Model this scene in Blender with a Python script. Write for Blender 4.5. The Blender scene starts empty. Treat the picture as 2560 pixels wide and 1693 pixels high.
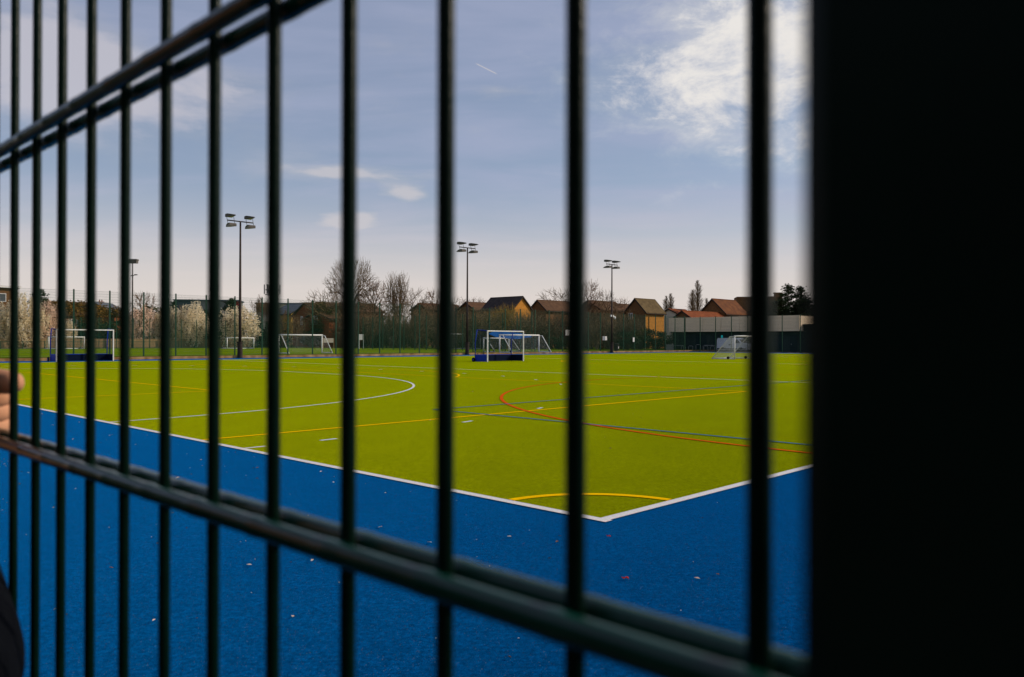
import bpy, math, random
from mathutils import Vector, Matrix
R = math.radians
random.seed(7)
S = bpy.context.scene
COL = S.collection

# ------------------------------------------------------------------ calibration
F, PIT, ROL, TH, H = 2004.19, 0.003245, 0.0024058, 0.800031, 1.4807
CX, CY = 0.74264, 6.61041
A = Vector((-math.sin(TH), math.cos(TH), 0))     # along the near back line
B = Vector((math.cos(TH), math.sin(TH), 0))      # along the side line
def P(a, b, z=0.0):
    return Vector((CX, CY, z)) + A * a + B * b
def N(n, t, z=0.0):                              # fence frame: n off the camera, t along the fence
    return B * n + A * t + Vector((0, 0, z))
cR, sR, cP, sP = math.cos(ROL), math.sin(ROL), math.cos(PIT), math.sin(PIT)
def ray(u, v):
    x, y = (u - 1280) / F, (846.5 - v) / F
    x, y = x * cR - y * sR, x * sR + y * cR
    return Vector((x, cP - y * sP, sP + y * cP))
def W(u, v, Y):                                  # point at depth Y along a sight line
    d = ray(u, v); return Vector((0, 0, H)) + d * (Y / d.y)
def WX(u, Y, z=0.0):
    p = W(u, 853, Y); return Vector((p.x, p.y, z))
def ZV(v, Y, u=1280):                            # height of a sight line at depth Y
    return W(u, v, Y).z

# ------------------------------------------------------------------ materials
MATS = {}
def mat(name, col, rough=0.6, col2=None, scale=8.0, metal=0.0, spec=0.10, bump=0.0, bscale=None, detail=4.0,
        emit=None, estr=0.0, trans=0.0, stretch=None, lo=0.35, hi=0.65, sheen=0.0):
    if name in MATS: return MATS[name]
    m = bpy.data.materials.new(name); m.use_nodes = True
    nt = m.node_tree; b = nt.nodes['Principled BSDF']
    b.inputs['Base Color'].default_value = (*col, 1)
    b.inputs['Roughness'].default_value = rough
    b.inputs['Metallic'].default_value = metal
    b.inputs['Specular IOR Level'].default_value = spec
    if sheen: b.inputs['Sheen Weight'].default_value = sheen; b.inputs['Sheen Roughness'].default_value = .5
    if emit:
        b.inputs['Emission Color'].default_value = (*emit, 1); b.inputs['Emission Strength'].default_value = estr
    tc = nt.nodes.new('ShaderNodeTexCoord'); src = tc.outputs['Object']
    if stretch:
        mp = nt.nodes.new('ShaderNodeMapping'); mp.inputs['Scale'].default_value = stretch
        nt.links.new(src, mp.inputs['Vector']); src = mp.outputs['Vector']
    if col2:
        n = nt.nodes.new('ShaderNodeTexNoise'); n.inputs['Scale'].default_value = scale; n.inputs['Detail'].default_value = detail
        nt.links.new(src, n.inputs['Vector'])
        r = nt.nodes.new('ShaderNodeValToRGB')
        r.color_ramp.elements[0].position = lo; r.color_ramp.elements[0].color = (*col, 1)
        r.color_ramp.elements[1].position = hi; r.color_ramp.elements[1].color = (*col2, 1)
        nt.links.new(n.outputs['Fac'], r.inputs['Fac']); nt.links.new(r.outputs['Color'], b.inputs['Base Color'])
    if bump:
        n2 = nt.nodes.new('ShaderNodeTexNoise'); n2.inputs['Scale'].default_value = bscale or scale * 4; n2.inputs['Detail'].default_value = 3
        nt.links.new(src, n2.inputs['Vector'])
        bp = nt.nodes.new('ShaderNodeBump'); bp.inputs['Strength'].default_value = bump; bp.inputs['Distance'].default_value = .01
        nt.links.new(n2.outputs['Fac'], bp.inputs['Height']); nt.links.new(bp.outputs['Normal'], b.inputs['Normal'])
    if trans:
        o = nt.nodes['Material Output']; t = nt.nodes.new('ShaderNodeBsdfTranslucent'); mx = nt.nodes.new('ShaderNodeMixShader')
        t.inputs['Color'].default_value = (*(col2 or col), 1); mx.inputs[0].default_value = trans
        nt.links.new(b.outputs[0], mx.inputs[1]); nt.links.new(t.outputs[0], mx.inputs[2]); nt.links.new(mx.outputs[0], o.inputs[0])
    MATS[name] = m
    return m

def turf(name, dark, light, patch, fine=420.0):
    """artificial turf: pile flecks at three sizes, faint wear patches, pile bump"""
    m = bpy.data.materials.new(name); m.use_nodes = True
    nt = m.node_tree; b = nt.nodes['Principled BSDF']; L = nt.links.new
    b.inputs['Roughness'].default_value = .85; b.inputs['Specular IOR Level'].default_value = .0
    b.inputs['Sheen Weight'].default_value = .9; b.inputs['Sheen Roughness'].default_value = .35
    b.inputs['Sheen Tint'].default_value = (*[min(1, c*3.1) for c in light], 1)
    g = nt.nodes.new('ShaderNodeTexCoord').outputs['Object']
    def noise(sc, det=3.0, st=None):
        n = nt.nodes.new('ShaderNodeTexNoise'); n.inputs['Scale'].default_value = sc; n.inputs['Detail'].default_value = det
        v = g
        if st:
            mp = nt.nodes.new('ShaderNodeMapping'); mp.inputs['Scale'].default_value = st; L(g, mp.inputs['Vector']); v = mp.outputs['Vector']
        L(v, n.inputs['Vector']); return n.outputs['Fac']
    def ramp(f, p0, c0, p1, c1):
        r = nt.nodes.new('ShaderNodeValToRGB'); r.color_ramp.elements[0].position = p0; r.color_ramp.elements[0].color = (*c0, 1)
        r.color_ramp.elements[1].position = p1; r.color_ramp.elements[1].color = (*c1, 1); L(f, r.inputs['Fac']); return r.outputs['Color']
    def mix(f, a, c, mode='MIX'):
        x = nt.nodes.new('ShaderNodeMix'); x.data_type = 'RGBA'; x.blend_type = mode
        if isinstance(f, float): x.inputs[0].default_value = f
        else: L(f, x.inputs[0])
        L(a, x.inputs[6])
        if isinstance(c, tuple): x.inputs[7].default_value = (*c, 1)
        else: L(c, x.inputs[7])
        return x.outputs[2]
    c = ramp(noise(fine, 2), .36, dark, .64, light)
    c = mix(.9, c, ramp(noise(34, 4), .36, (.42, .42, .42), .66, (1.5, 1.5, 1.5)), 'MULTIPLY')
    c = mix(.8, c, ramp(noise(10, 5), .34, (.70, .70, .70), .68, (1.24, 1.24, 1.24)), 'MULTIPLY')
    c = mix(.8, c, ramp(noise(.9, 6), .32, (.80, .82, .85), .7, (1.14, 1.12, 1.05)), 'MULTIPLY')
    c = mix(.6, c, ramp(noise(1.0, 3, (.9, .05, 1)), .38, (.88, .88, .88), .64, (1.08, 1.08, 1.08)), 'MULTIPLY')
    st = ramp(noise(.18, 4), .45, (0, 0, 0), .75, (.35, .35, .35))
    c = mix(st, c, patch)
    sp = ramp(noise(150, 1), .72, (0, 0, 0), .76, (.5, .5, .5))
    c = mix(sp, c, (.45, .45, .4))
    L(c, b.inputs['Base Color'])
    bp = nt.nodes.new('ShaderNodeBump'); bp.inputs['Strength'].default_value = .5; bp.inputs['Distance'].default_value = .012
    L(noise(260, 3), bp.inputs['Height']); L(bp.outputs['Normal'], b.inputs['Normal'])
    return m

# ------------------------------------------------------------------ mesh builder
class MB:
    def __init__(s): s.v = []; s.f = []
    def quad(s, a, b, c, d):
        i = len(s.v); s.v += [tuple(a), tuple(b), tuple(c), tuple(d)]; s.f.append((i, i+1, i+2, i+3))
    def tri(s, a, b, c):
        i = len(s.v); s.v += [tuple(a), tuple(b), tuple(c)]; s.f.append((i, i+1, i+2))
    def box(s, x0, y0, z0, x1, y1, z1, M=None):
        pts = [Vector(p) for p in ((x0,y0,z0),(x1,y0,z0),(x1,y1,z0),(x0,y1,z0),(x0,y0,z1),(x1,y0,z1),(x1,y1,z1),(x0,y1,z1))]
        if M: pts = [M @ p for p in pts]
        i = len(s.v); s.v += [tuple(p) for p in pts]
        s.f += [tuple(i+k for k in q) for q in ((0,3,2,1),(4,5,6,7),(0,1,5,4),(1,2,6,5),(2,3,7,6),(3,0,4,7))]
    def tube(s, pts, rad, n=6, caps=True, up=None):
        pts = [Vector(p) for p in pts]; k = len(pts)
        rads = rad if isinstance(rad, (list, tuple)) else [rad] * k
        i0 = len(s.v)
        ref = Vector((0, 0, 1))
        for j, p in enumerate(pts):
            d = (pts[min(j+1, k-1)] - pts[max(j-1, 0)])
            if d.length < 1e-9: d = Vector((0, 0, 1))
            d.normalize()
            r0 = ref if abs(d.z) < .95 else Vector((1, 0, 0))
            x = d.cross(r0).normalized(); y = d.cross(x)
            for q in range(n):
                an = 2 * math.pi * q / n
                s.v.append(tuple(p + (x * math.cos(an) + y * math.sin(an)) * rads[j]))
        for j in range(k - 1):
            for q in range(n):
                a = i0 + j*n + q; b_ = i0 + j*n + (q+1) % n
                s.f.append((a, b_, b_ + n, a + n))
        if caps:
            s.f.append(tuple(i0 + q for q in range(n))[::-1]); s.f.append(tuple(i0 + (k-1)*n + q for q in range(n)))
    def bar(s, p, q, w, h, up=(0, 0, 1), caps=True):
        p, q = Vector(p), Vector(q); d = (q - p).normalized(); u = Vector(up)
        if abs(d.dot(u)) > .98: u = Vector((1, 0, 0)) if abs(d.x) < .9 else Vector((0, 1, 0))
        x = d.cross(u).normalized() * (w / 2); y = x.cross(d).normalized() * (h / 2)
        i = len(s.v)
        for c in (p, q):
            s.v += [tuple(c - x - y), tuple(c + x - y), tuple(c + x + y), tuple(c - x + y)]
        s.f += [tuple(i+k for k in t) for t in ((0,1,5,4),(1,2,6,5),(2,3,7,6),(3,0,4,7))]
        if caps: s.f += [(i+3, i+2, i+1, i), (i+4, i+5, i+6, i+7)]
    def ell(s, c, r, nu=10, nv=7, M=None):
        c = Vector(c); i0 = len(s.v)
        for a in range(nv + 1):
            ph = math.pi * a / nv
            for b in range(nu):
                t = 2 * math.pi * b / nu
                p = Vector((r[0]*math.sin(ph)*math.cos(t), r[1]*math.sin(ph)*math.sin(t), r[2]*math.cos(ph)))
                if M: p = M @ p
                s.v.append(tuple(c + p))
        for a in range(nv):
            for b in range(nu):
                s.f.append((i0+a*nu+b, i0+a*nu+(b+1) % nu, i0+(a+1)*nu+(b+1) % nu, i0+(a+1)*nu+b))
    def mesh(s, name):
        me = bpy.data.meshes.new(name); me.from_pydata(s.v, [], s.f); me.update(); return me
    def obj(s, name, m, parent=None, smooth=False, bevel=0.0):
        me = s.mesh(name); me.materials.append(m)
        return put(name, me, parent, smooth, bevel)

def put(name, me, parent=None, smooth=False, bevel=0.0):
    o = bpy.data.objects.new(name, me); COL.objects.link(o)
    if parent: o.parent = parent
    if smooth:
        for p in me.polygons: p.use_smooth = True
    if bevel:
        bv = o.modifiers.new('bevel', 'BEVEL'); bv.width = bevel; bv.segments = 2; bv.limit_method = 'ANGLE'
    return o
def tag(o, label=None, cat=None, group=None, kind=None):
    if label: o['label'] = label
    if cat: o['category'] = cat
    if group: o['group'] = group
    if kind: o['kind'] = kind
    return o
def thing(name, label, cat, loc=(0, 0, 0), rz=0.0, group=None):
    o = bpy.data.objects.new(name, None); COL.objects.link(o); o.empty_display_size = .2
    o.location = loc; o.rotation_euler = (0, 0, rz)
    return tag(o, label, cat, group)
def copy_tree(o, parent=None):
    c = o.copy(); COL.objects.link(c)
    if parent: c.parent = parent
    for ch in list(o.children): copy_tree(ch, c)
    return c
def structure(mb, name, m):
    return tag(mb.obj(name, m), kind='structure')

# palette
M_post   = mat('green_powder_coat', (.0012, .0070, .0044), .45, (.0018, .0100, .0060), 30, spec=.2)
M_bar    = mat('green_coated_bar', (.0010, .0085, .0045), .34, (.0020, .0120, .0066), 60, spec=.10, bump=.1, bscale=600)
M_wire   = mat('green_coated_wire', (.0012, .030, .019), .20, (.0022, .040, .026), 60, spec=.36, bump=.05, bscale=600)
def rust_wire():
    # coated wire whose coating has worn to rust along one stretch of the fence
    m = mat('worn_coated_wire', (.0012, .030, .019), .22, (.0022, .040, .026), 60, spec=.36)
    nt = m.node_tree; b = nt.nodes['Principled BSDF']; L = nt.links.new
    base = b.inputs['Base Color'].links[0].from_socket
    tc = nt.nodes.new('ShaderNodeTexCoord'); sp = nt.nodes.new('ShaderNodeSeparateXYZ'); L(tc.outputs['Object'], sp.inputs[0])
    mr = nt.nodes.new('ShaderNodeMapRange'); mr.inputs['From Min'].default_value = -.15; mr.inputs['From Max'].default_value = -.29; L(sp.outputs['X'], mr.inputs['Value'])
    n = nt.nodes.new('ShaderNodeTexNoise'); n.inputs['Scale'].default_value = 35; n.inputs['Detail'].default_value = 5; L(tc.outputs['Object'], n.inputs['Vector'])
    mm = nt.nodes.new('ShaderNodeMath'); mm.operation = 'MULTIPLY'; L(mr.outputs[0], mm.inputs[0]); L(n.outputs['Fac'], mm.inputs[1])
    r = nt.nodes.new('ShaderNodeMapRange'); r.inputs['From Min'].default_value = .25; r.inputs['From Max'].default_value = .5; L(mm.outputs[0], r.inputs['Value'])
    mx = nt.nodes.new('ShaderNodeMix'); mx.data_type = 'RGBA'; L(r.outputs[0], mx.inputs[0]); L(base, mx.inputs[6]); mx.inputs[7].default_value = (.050, .021, .010, 1)
    L(mx.outputs[2], b.inputs['Base Color']); return m
M_rust   = rust_wire()
M_fpost  = mat('green_fence_post', (.006, .042, .022), .5, (.008, .052, .028), 6, spec=.2)
M_fwire  = mat('far_fence_wire', (.007, .060, .030), .6, spec=.2)
M_white  = mat('white_paint', (.78, .77, .74), .4, (.66, .65, .62), 6)
M_blue   = mat('blue_board', (.004, .03, .33), .45, (.006, .04, .38), 5)
M_navy   = mat('navy_board', (.002, .006, .022), .8, (.003, .009, .03), 5, spec=.05)
M_black  = mat('black_rubber', (.012, .012, .012), .7)
M_pole   = mat('brown_grey_paint', (.034, .025, .021), .5, (.05, .037, .031), 3)
M_net    = mat('white_net', (.7, .7, .7), .8)
M_dnet   = mat('dark_net', (.004, .012, .035), .9, spec=.05)
M_line_w = mat('white_turf_line', (.60, .59, .58), .8, (.72, .71, .70), 60, bump=.3, bscale=300, spec=.0)
M_line_y = mat('yellow_turf_line', (.80, .44, .002), .9, (.92, .54, .004), 60, bump=.3, bscale=300, spec=.0)
M_line_r = mat('red_turf_line', (.60, .075, .004), .8, (.62, .11, .012), 60, bump=.3, bscale=300, spec=.0)
M_line_b = mat('blue_turf_line', (.002, .10, .24), .9, (.003, .13, .30), 60, bump=.3, bscale=300, spec=.0)
M_turf   = turf('green_turf', (.068, .082, .0003), (.158, .182, .0006), (.112, .110, .0006))
M_btur   = turf('blue_turf', (.0, .015, .050), (.0004, .063, .205), (.001, .037, .110))
M_field  = mat('field_turf', (.105, .165, .002), .9, (.145, .205, .004), .35, bump=.4, bscale=40, spec=.0)
M_grass  = mat('lawn_grass', (.045, .080, .001), .9, (.095, .125, .003), .5, bump=.5, bscale=30, spec=.0)
M_tarmac = mat('tarmac', (.055, .055, .056), .85, (.085, .083, .08), 40, bump=.5, bscale=300)
M_path   = mat('path_gravel', (.30, .27, .22), .9, (.40, .36, .30), 3, bump=.4, bscale=60)
M_kerb   = mat('timber_edging', (.16, .080, .024), .8, (.42, .27, .12), 1.4, bump=.5, bscale=20)

# ------------------------------------------------------------------ ground
def sheet(name, pts, m, z):
    mb = MB(); i = len(mb.v); mb.v += [(p.x, p.y, z) for p in pts]; mb.f.append(tuple(range(len(pts))))
    return structure(mb, name, m)
mb = MB(); mb.quad((-900, -300, -.03), (900, -300, -.03), (900, 1100, -.03), (-900, 1100, -.03)); structure(mb, 'ground', M_grass)
NEAR_B = -5.42
sheet('blue_surround', [P(-12, NEAR_B), P(-12, 97.2), P(59.2, 97.2), P(59.2, NEAR_B)], M_btur, .004)
sheet('pitch_turf', [P(0, 0), P(0, 91.4), P(55, 91.4), P(55, 0)], M_turf, .008)
sheet('path', [P(-40, -14), P(-40, NEAR_B - .004), P(90, NEAR_B - .004), P(90, -14)], M_tarmac, .002)
sheet('car_park', [P(-40, 97.5), P(-40, 104), P(59.2, 104), P(59.2, 97.5)], M_tarmac, .002)

def strip(mb, pts, w, z, closed=False):
    n = len(pts)
    def nrm(i):
        a = pts[max(i-1, 0)] if not closed else pts[(i-1) % n]; b = pts[min(i+1, n-1)] if not closed else pts[(i+1) % n]
        d = (b - a); d.z = 0; d.normalize(); return Vector((-d.y, d.x, 0))
    i0 = len(mb.v)
    for i, p in enumerate(pts):
        k = nrm(i) * w / 2; mb.v += [(p.x+k.x, p.y+k.y, z), (p.x-k.x, p.y-k.y, z)]
    for i in range(n - 1): mb.f.append((i0+2*i, i0+2*i+1, i0+2*i+3, i0+2*i+2))
    if closed: mb.f.append((i0+2*n-2, i0+2*n-1, i0+1, i0))
def arc(a0, b0, r, t0, t1, k=96):
    return [P(a0 + r*math.sin(R(t0+(t1-t0)*i/k)), b0 + r*math.cos(R(t0+(t1-t0)*i/k))) for i in range(k+1)]
wl = MB(); z = .012; w = .075
strip(wl, [P(-w, .0), P(55+w, .0)], .10, z); strip(wl, [P(-w, 91.4), P(55+w, 91.4)], w, z)
strip(wl, [P(0, .05), P(0, 91.36)], .10, z); strip(wl, [P(55, .05), P(55, 91.36)], .10, z)
for b_ in (22.9, 45.7, 68.5): strip(wl, [P(.05, b_), P(54.95, b_)], w, z)
GA = 27.6
for (bb, sg) in ((0, 1), (91.4, -1)):
    for r, dash in ((14.63, False), (19.63, True)):
        pts = []
        q = [(GA - 1.83 - r*math.cos(R(t)), r*math.sin(R(t))) for t in [i*1.5 for i in range(61)]]
        q += [(GA + 1.83 + r*math.sin(R(t)), r*math.cos(R(t))) for t in [i*1.5 for i in range(61)]]
        if not dash:
            q[0] = (q[0][0], .055); q[-1] = (q[-1][0], .055)
            strip(wl, [P(a, bb + sg*b) for a, b in q], w, z)
        else:
            # broken line five metres outside the circle, 0.3 m marks
            acc = 0.0; prev = None; nxt = 1.4
            for a, b in q:
                p = P(a, bb + sg*b)
                if prev is not None:
                    seg = (p - prev).length
                    while acc + seg > nxt:
                        c = prev + (p - prev) * ((nxt - acc) / seg); d = (p - prev).normalized()
                        strip(wl, [c - d*.15, c + d*.15], w, z); nxt += 3.32
                    acc += seg
                prev = p
    for a in (6.16, 49.0): strip(wl, [P(a, bb + sg*.055), P(a, bb + sg*.36)], w, z)
strip(wl, [P(41.2, -.06), P(41.2, -.75)], w, z)
structure(wl, 'white_pitch_marking', M_line_w)
yl = MB(); z = .014; w = .10
for (bb, sg) in ((0, 1), (91.4, -1)):
    strip(yl, [P(7.45, bb + sg*.055), P(7.45, bb + sg*16.5), ], w, z); strip(yl, [P(47.75, bb + sg*.055), P(47.75, bb + sg*16.5)], w, z)
    strip(yl, [P(7.41, bb + sg*16.5), P(47.79, bb + sg*16.5)], w, z + .0002)
    strip(yl, [P(18.44, bb + sg*.055), P(18.44, bb + sg*5.5)], w, z); strip(yl, [P(36.76, bb + sg*.055), P(36.76, bb + sg*5.5)], w, z)
    strip(yl, [P(18.40, bb + sg*5.5), P(36.80, bb + sg*5.5)], w, z + .0002)
    h = math.degrees(math.acos(5.5/9.15))
    pts = [P(GA + 9.15*math.sin(R(-h + 2*h*i/60)), bb + sg*(11 + 9.15*math.cos(R(-h + 2*h*i/60)))) for i in range(61)]
    strip(yl, pts, w, z + .0004)
strip(yl, arc(GA, 45.7, 9.15, 0, 357, 120), w, z, True)
strip(yl, [P(.0+1.1*math.sin(R(3+84*i/24)), 1.1*math.cos(R(3+84*i/24))) for i in range(25)], .095, z)
structure(yl, 'yellow_pitch_marking', M_line_y)
rl = MB(); strip(rl, [P(15*math.sin(R(t)), 20.07 + 15*math.cos(R(t))) for t in [1 + 178*i/140 for i in range(141)]], .085, .0165)
structure(rl, 'red_pitch_marking', M_line_r)
bl = MB(); strip(bl, [P(9.05, 5.83), P(9.05, 40)], .065, .0185); strip(bl, [P(.055, 5.87), P(9.08, 5.87)], .065, .0187)
structure(bl, 'blue_pitch_marking', M_line_b)

# raised ground beyond the far touchline, with its timber edging
ZF = .20
mb = MB()
mb.quad(P(59.75, -60, ZF), P(59.75, 300, ZF), P(400, 300, ZF), P(400, -60, ZF)); structure(mb, 'lawn', M_grass)
mb = MB(); mb.quad(P(62.5, -20, ZF+.004), P(62.5, 84, ZF+.004), P(123, 84, ZF+.004), P(123, -20, ZF+.004)); structure(mb, 'training_field', M_field)
mb = MB()
for a in (66, 88, 104, 117): strip(mb, [P(a, -15), P(a, 80)], .1, ZF+.008)
structure(mb, 'training_field_marking', M_line_w)
mb = MB(); mb.box(-60, 0, 0, 160, .5, .21); o = structure(mb, 'kerb', M_kerb)
o.location = P(59.25, 0); o.rotation_euler = (0, 0, TH)
mb = MB(); mb.box(-.0, -100, 0, .28, 59.2, .09); o = structure(mb, 'end_kerb', M_kerb)
o.location = P(0, 97.22); o.rotation_euler = (0, 0, TH)
# gravel strip between edging and fence; path through the park
mb = MB()
strip(mb, [P(128.5, -40), P(128.5, 60), P(128, 84), P(123, 98), P(114, 108), P(100, 116)], 2.4, ZF + .012)
structure(mb, 'park_path', M_path)
# low grassy bank behind the path
mb = MB()
for i in range(60):
    for (a0, z0, a1, z1) in ((130.5, 0, 137, .9), (137, .9, 144, .9), (144, .9, 150, 0)):
        b0, b1 = -60 + i*4, -56 + i*4
        k0, k1 = .65 + .35*math.sin(i*.5), .65 + .35*math.sin((i+1)*.5)
        mb.quad(P(a0, b0, ZF+.01+z0*k0), P(a0, b1, ZF+.01+z0*k1), P(a1, b1, ZF+.01+z1*k1), P(a1, b0, ZF+.01+z1*k0))
structure(mb, 'grass_bank', M_grass)

# ------------------------------------------------------------------ foreground mesh fence
FN, FT0 = .157, .630                     # fence plane, parameter of the first bar
fence = thing('mesh_fence', 'dark green welded mesh fence of thick round wires, blurred close in front of the camera', 'fence', (0, 0, 0))
ZTOP = 3.0
bars = [FT0 - .05*k for k in range(-36, 14)]
bar0 = None
for t in bars:
    if bar0 is None:
        mb = MB(); mb.tube([(0, 0, .03), (0, 0, ZTOP)], .0027, 14); bar0 = mb.obj('vertical_wire', M_bar, fence, True); o = bar0
    else:
        o = bar0.copy(); COL.objects.link(o); o.parent = fence
    o.location = N(FN, t)
zr = [H - .0702 + .2*k for k in range(-6, 8)]
tl, tr = bars[0] + .02, bars[-1] - .02
for zz in zr:
    for s in (-1, 1):
        mb = MB(); pts = []; rr = []
        for t in bars:                       # the wire swells a little at each welded crossing
            for dt, r_ in ((.012, .0039), (.005, .00392), (.0025, .00412), (-.0025, .00412), (-.005, .00392), (-.012, .0039)): pts.append(N(FN + s*.0071, t + dt, zz)); rr.append(r_)
        mb.tube(pts, rr, 16); mb.obj('horizontal_wire', M_rust if s < 0 and zz < H else M_wire, fence, True)
def near_panel(t0, t1):
    mb = MB(); k = int(round((t0 - t1)/.05))
    for i in range(k + 1): mb.tube([N(FN, t0 - .05*i, .03), N(FN, t0 - .05*i, ZTOP)], .0026, 5, False)
    for zz in zr:
        for s in (-1, 1): mb.tube([N(FN + s*.0071, t0 + .01, zz), N(FN + s*.0071, t1 - .01, zz)], .0039, 6, False)
    mb.obj('mesh_panel', M_wire, fence, True)
near_panel(-.07, -2.52)
for k in range(3): near_panel(4.9 + 2.5*k, 2.48 + 2.5*k)
def near_post(t0, t1, lab=None):
    mb = MB()
    mb.box(FN - .065, t1, 0, FN - .0125, t0, ZTOP + .03); o = mb.obj('post', M_post, fence, False, .004)
    o.rotation_euler = (0, 0, TH)
    for zz in (.35, .95, 1.95, 2.55):
        cl = MB(); cl.box(FN + .0115, t1 + .006, zz, FN + .0165, t0 - .006, zz + .04); cl.obj('clamp_bar', M_post, o)
near_post(.0430, -.0370)
for k in range(4): near_post(2.47 + 2.5*k, 2.41 + 2.5*k)

# ------------------------------------------------------------------ far mesh fences
def panel_mesh(name, L, h, z0=.04, r=.0034, step=.05):
    mb = MB()
    n = int(L/step)
    for i in range(n + 1):
        x = L*i/n; mb.tube([(x, 0, z0), (x, 0, h)], r, 3, False)
    k = int(h/.2)
    for j in range(k + 1):
        zz = z0 + (h - z0)*j/k
        for y in (-.006, .006): mb.tube([(0, y, zz), (L, y, zz)], r*1.5, 3, False)
    return mb.mesh(name)
def post_mesh(h, w=.06):
    mb = MB(); mb.box(-w/2, -w/2, 0, w/2, w/2, h); mb.box(-w/2-.004, -w/2-.004, h, w/2+.004, w/2+.004, h+.015)
    me = mb.mesh('post'); return me
def far_fence(label, p0, direction, n, L, h, z0=0.0, mid=True):
    f = thing('mesh_fence', label, 'fence', p0, math.atan2(direction.y, direction.x))
    pm = post_mesh(h + .08, .085); pm.materials.append(M_fpost)
    qm = panel_mesh('mesh_panel', L, h); qm.materials.append(M_fwire)
    for i in range(n + 1):
        o = put('post', pm, f); o.location = (i*L, .04, z0)
        if i < n:
            q = put('mesh_panel', qm, f); q.location = (i*L, 0, z0)
    return f
A_F = 59.85
far_fence('tall dark green mesh fence along the far touchline, behind the timber edging', P(A_F, 2.0, .12), B, 38, 2.5, 5.0)
far_fence('tall green mesh fence across the far end, before the grey pavilion', P(A_F, 97.1, .0), -A, 24, 2.5, 5.0)
far_fence('green mesh fence on the far side of the second field, beyond its small goals', P(124.6, 33, ZF), B, 27, 2.5, 4.6)
far_fence('green mesh cage fence standing beyond the right hockey goal', P(62.2, 66.5, ZF), A, 14, 2.5, 4.8)
# gate in the touchline fence
# low railing fence
lf = thing('low_fence', 'low dark green railing fence along the second field under the blossom trees', 'fence', P(124, -30, ZF), TH)
pm = post_mesh(1.15, .07); pm.materials.append(M_fpost)
mbp = MB()
for i in range(int(2.75/.11)): mbp.tube([(.05+.11*i, 0, .1), (.05+.11*i, 0, 1.05)], .008, 3, False)
for zz in (.12, 1.05): mbp.bar((0, 0, zz), (2.75, 0, zz), .03, .04)
rm = mbp.mesh('railing'); rm.materials.append(M_fwire)
for i in range(42):
    o = put('post', pm, lf); o.location = (i*2.75, 0, 0)
    if i < 41:
        o = put('railing', rm, lf); o.location = (i*2.75, 0, 0)
# timber fence
M_tim = mat('weathered_timber', (.24, .155, .075), .85, (.34, .235, .125), 2.0, stretch=(6, 1, .6))
tf = thing('timber_fence', 'long tan timber board fence seen beneath the blossom trees', 'fence', P(131, -30, ZF), TH)
bm_ = MB(); k = 0
for i in range(150):
    bm_.box(i*.16, -.012, .08, i*.16+.15, .012, 1.5 + .03*math.sin(i*1.7))
bmh = bm_.mesh('board_panel'); bmh.materials.append(M_tim)
for j in range(4):
    o = put('board_panel', bmh, tf); o.location = (j*24.05, 0, 0)

# ------------------------------------------------------------------ goals
def net_grid(mb, fn, nu, nv, r):
    for i in range(nu + 1):
        mb.tube([fn(i/nu, j/nv) for j in range(nv + 1)], r, 3, False)
    for j in range(nv + 1):
        mb.tube([fn(i/nu, j/nv) for i in range(nu + 1)], r, 3, False)
def hockey_goal(label, p, rz, wheels=True):
    # local x along the goal mouth, local +y to the back
    g = thing('hockey_goal', label, 'hockey goal', p, rz, 'hockey goals on the green pitch')
    Wd, Ht, Dp, Dt = 3.66, 2.14, 1.25, 1.05
    for x in (0, Wd):
        mb = MB(); mb.bar((x, 0, 0), (x, 0, Ht), .075, .075); mb.obj('goalpost', M_white, g, bevel=.008)
    mb = MB(); mb.bar((-.0375, 0, Ht+.0375), (Wd+.0375, 0, Ht+.0375), .075, .075); mb.obj('crossbar', M_white, g, bevel=.008)
    for x in (-.01, Wd + .01):
        mb = MB(); mb.box(x-.02, .04, .02, x+.02, Dp, .48); mb.obj('side_board', M_blue, g, bevel=.005)
        mb = MB(); k = 1 if x < 1 else -1; x0_, x1_ = sorted((x + k*.021, x + k*.026)); mb.box(x0_, .06, .03, x1_, Dp - .04, .47); mb.obj('board_lining', M_navy, g)
        mb = MB(); mb.tube([(x, Dp, .02), (x, Dp, 1.3), (x, Dt, Ht+.13)], .033, 8); mb.obj('back_post', M_blue, g, True)
        mb = MB(); mb.tube([(x, .03, Ht+.05), (x, Dt, Ht+.13)], .026, 8); mb.obj('top_rail', M_blue, g, True)
        mb = MB()
        net_grid(mb, lambda a, b, x=x: Vector((x, .04 + a*((Dp if b < .6 else Dp-(Dp-Dt)*(b-.6)/.4)-.04), .46 + b*(Ht-.40))), 18, 26, .0022)
        mb.obj('side_net', M_dnet, g)
    mb = MB(); mb.box(.015, Dp-.03, .02, Wd-.015, Dp+.01, .46); mb.obj('back_board', M_navy, g)
    mb = MB(); mb.box(.0, Dp-.035, .4605, Wd, Dp+.015, .50); mb.obj('board_cap', M_blue, g)
    mb = MB()
    net_grid(mb, lambda a, b: Vector((a*Wd, Dp - .02 - .16*max(0, b-.5) - .10*math.sin(b*math.pi), .46 + b*(Ht-.38))), 56, 30, .0022)
    mb.obj('back_net', M_dnet, g)
    mb = MB(); net_grid(mb, lambda a, b: Vector((a*Wd, .03 + b*(Dt-.03), Ht+.03 + .08*b - .05*math.sin(b*math.pi))), 56, 14, .0022); mb.obj('top_net', M_dnet, g)
    for x in (-.12, Wd + .12):
        mb = MB(); mb.tube([(x-.04, Dp+.06, .15), (x+.04, Dp+.06, .15)], .15, 18); wv = mb.obj('wheel', M_black, g, bevel=.01)
        mb = MB(); mb.tube([(x-.046, Dp+.06, .15), (x+.046, Dp+.06, .15)], .07, 12); mb.obj('hub', M_blue, wv)
    return g
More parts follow.
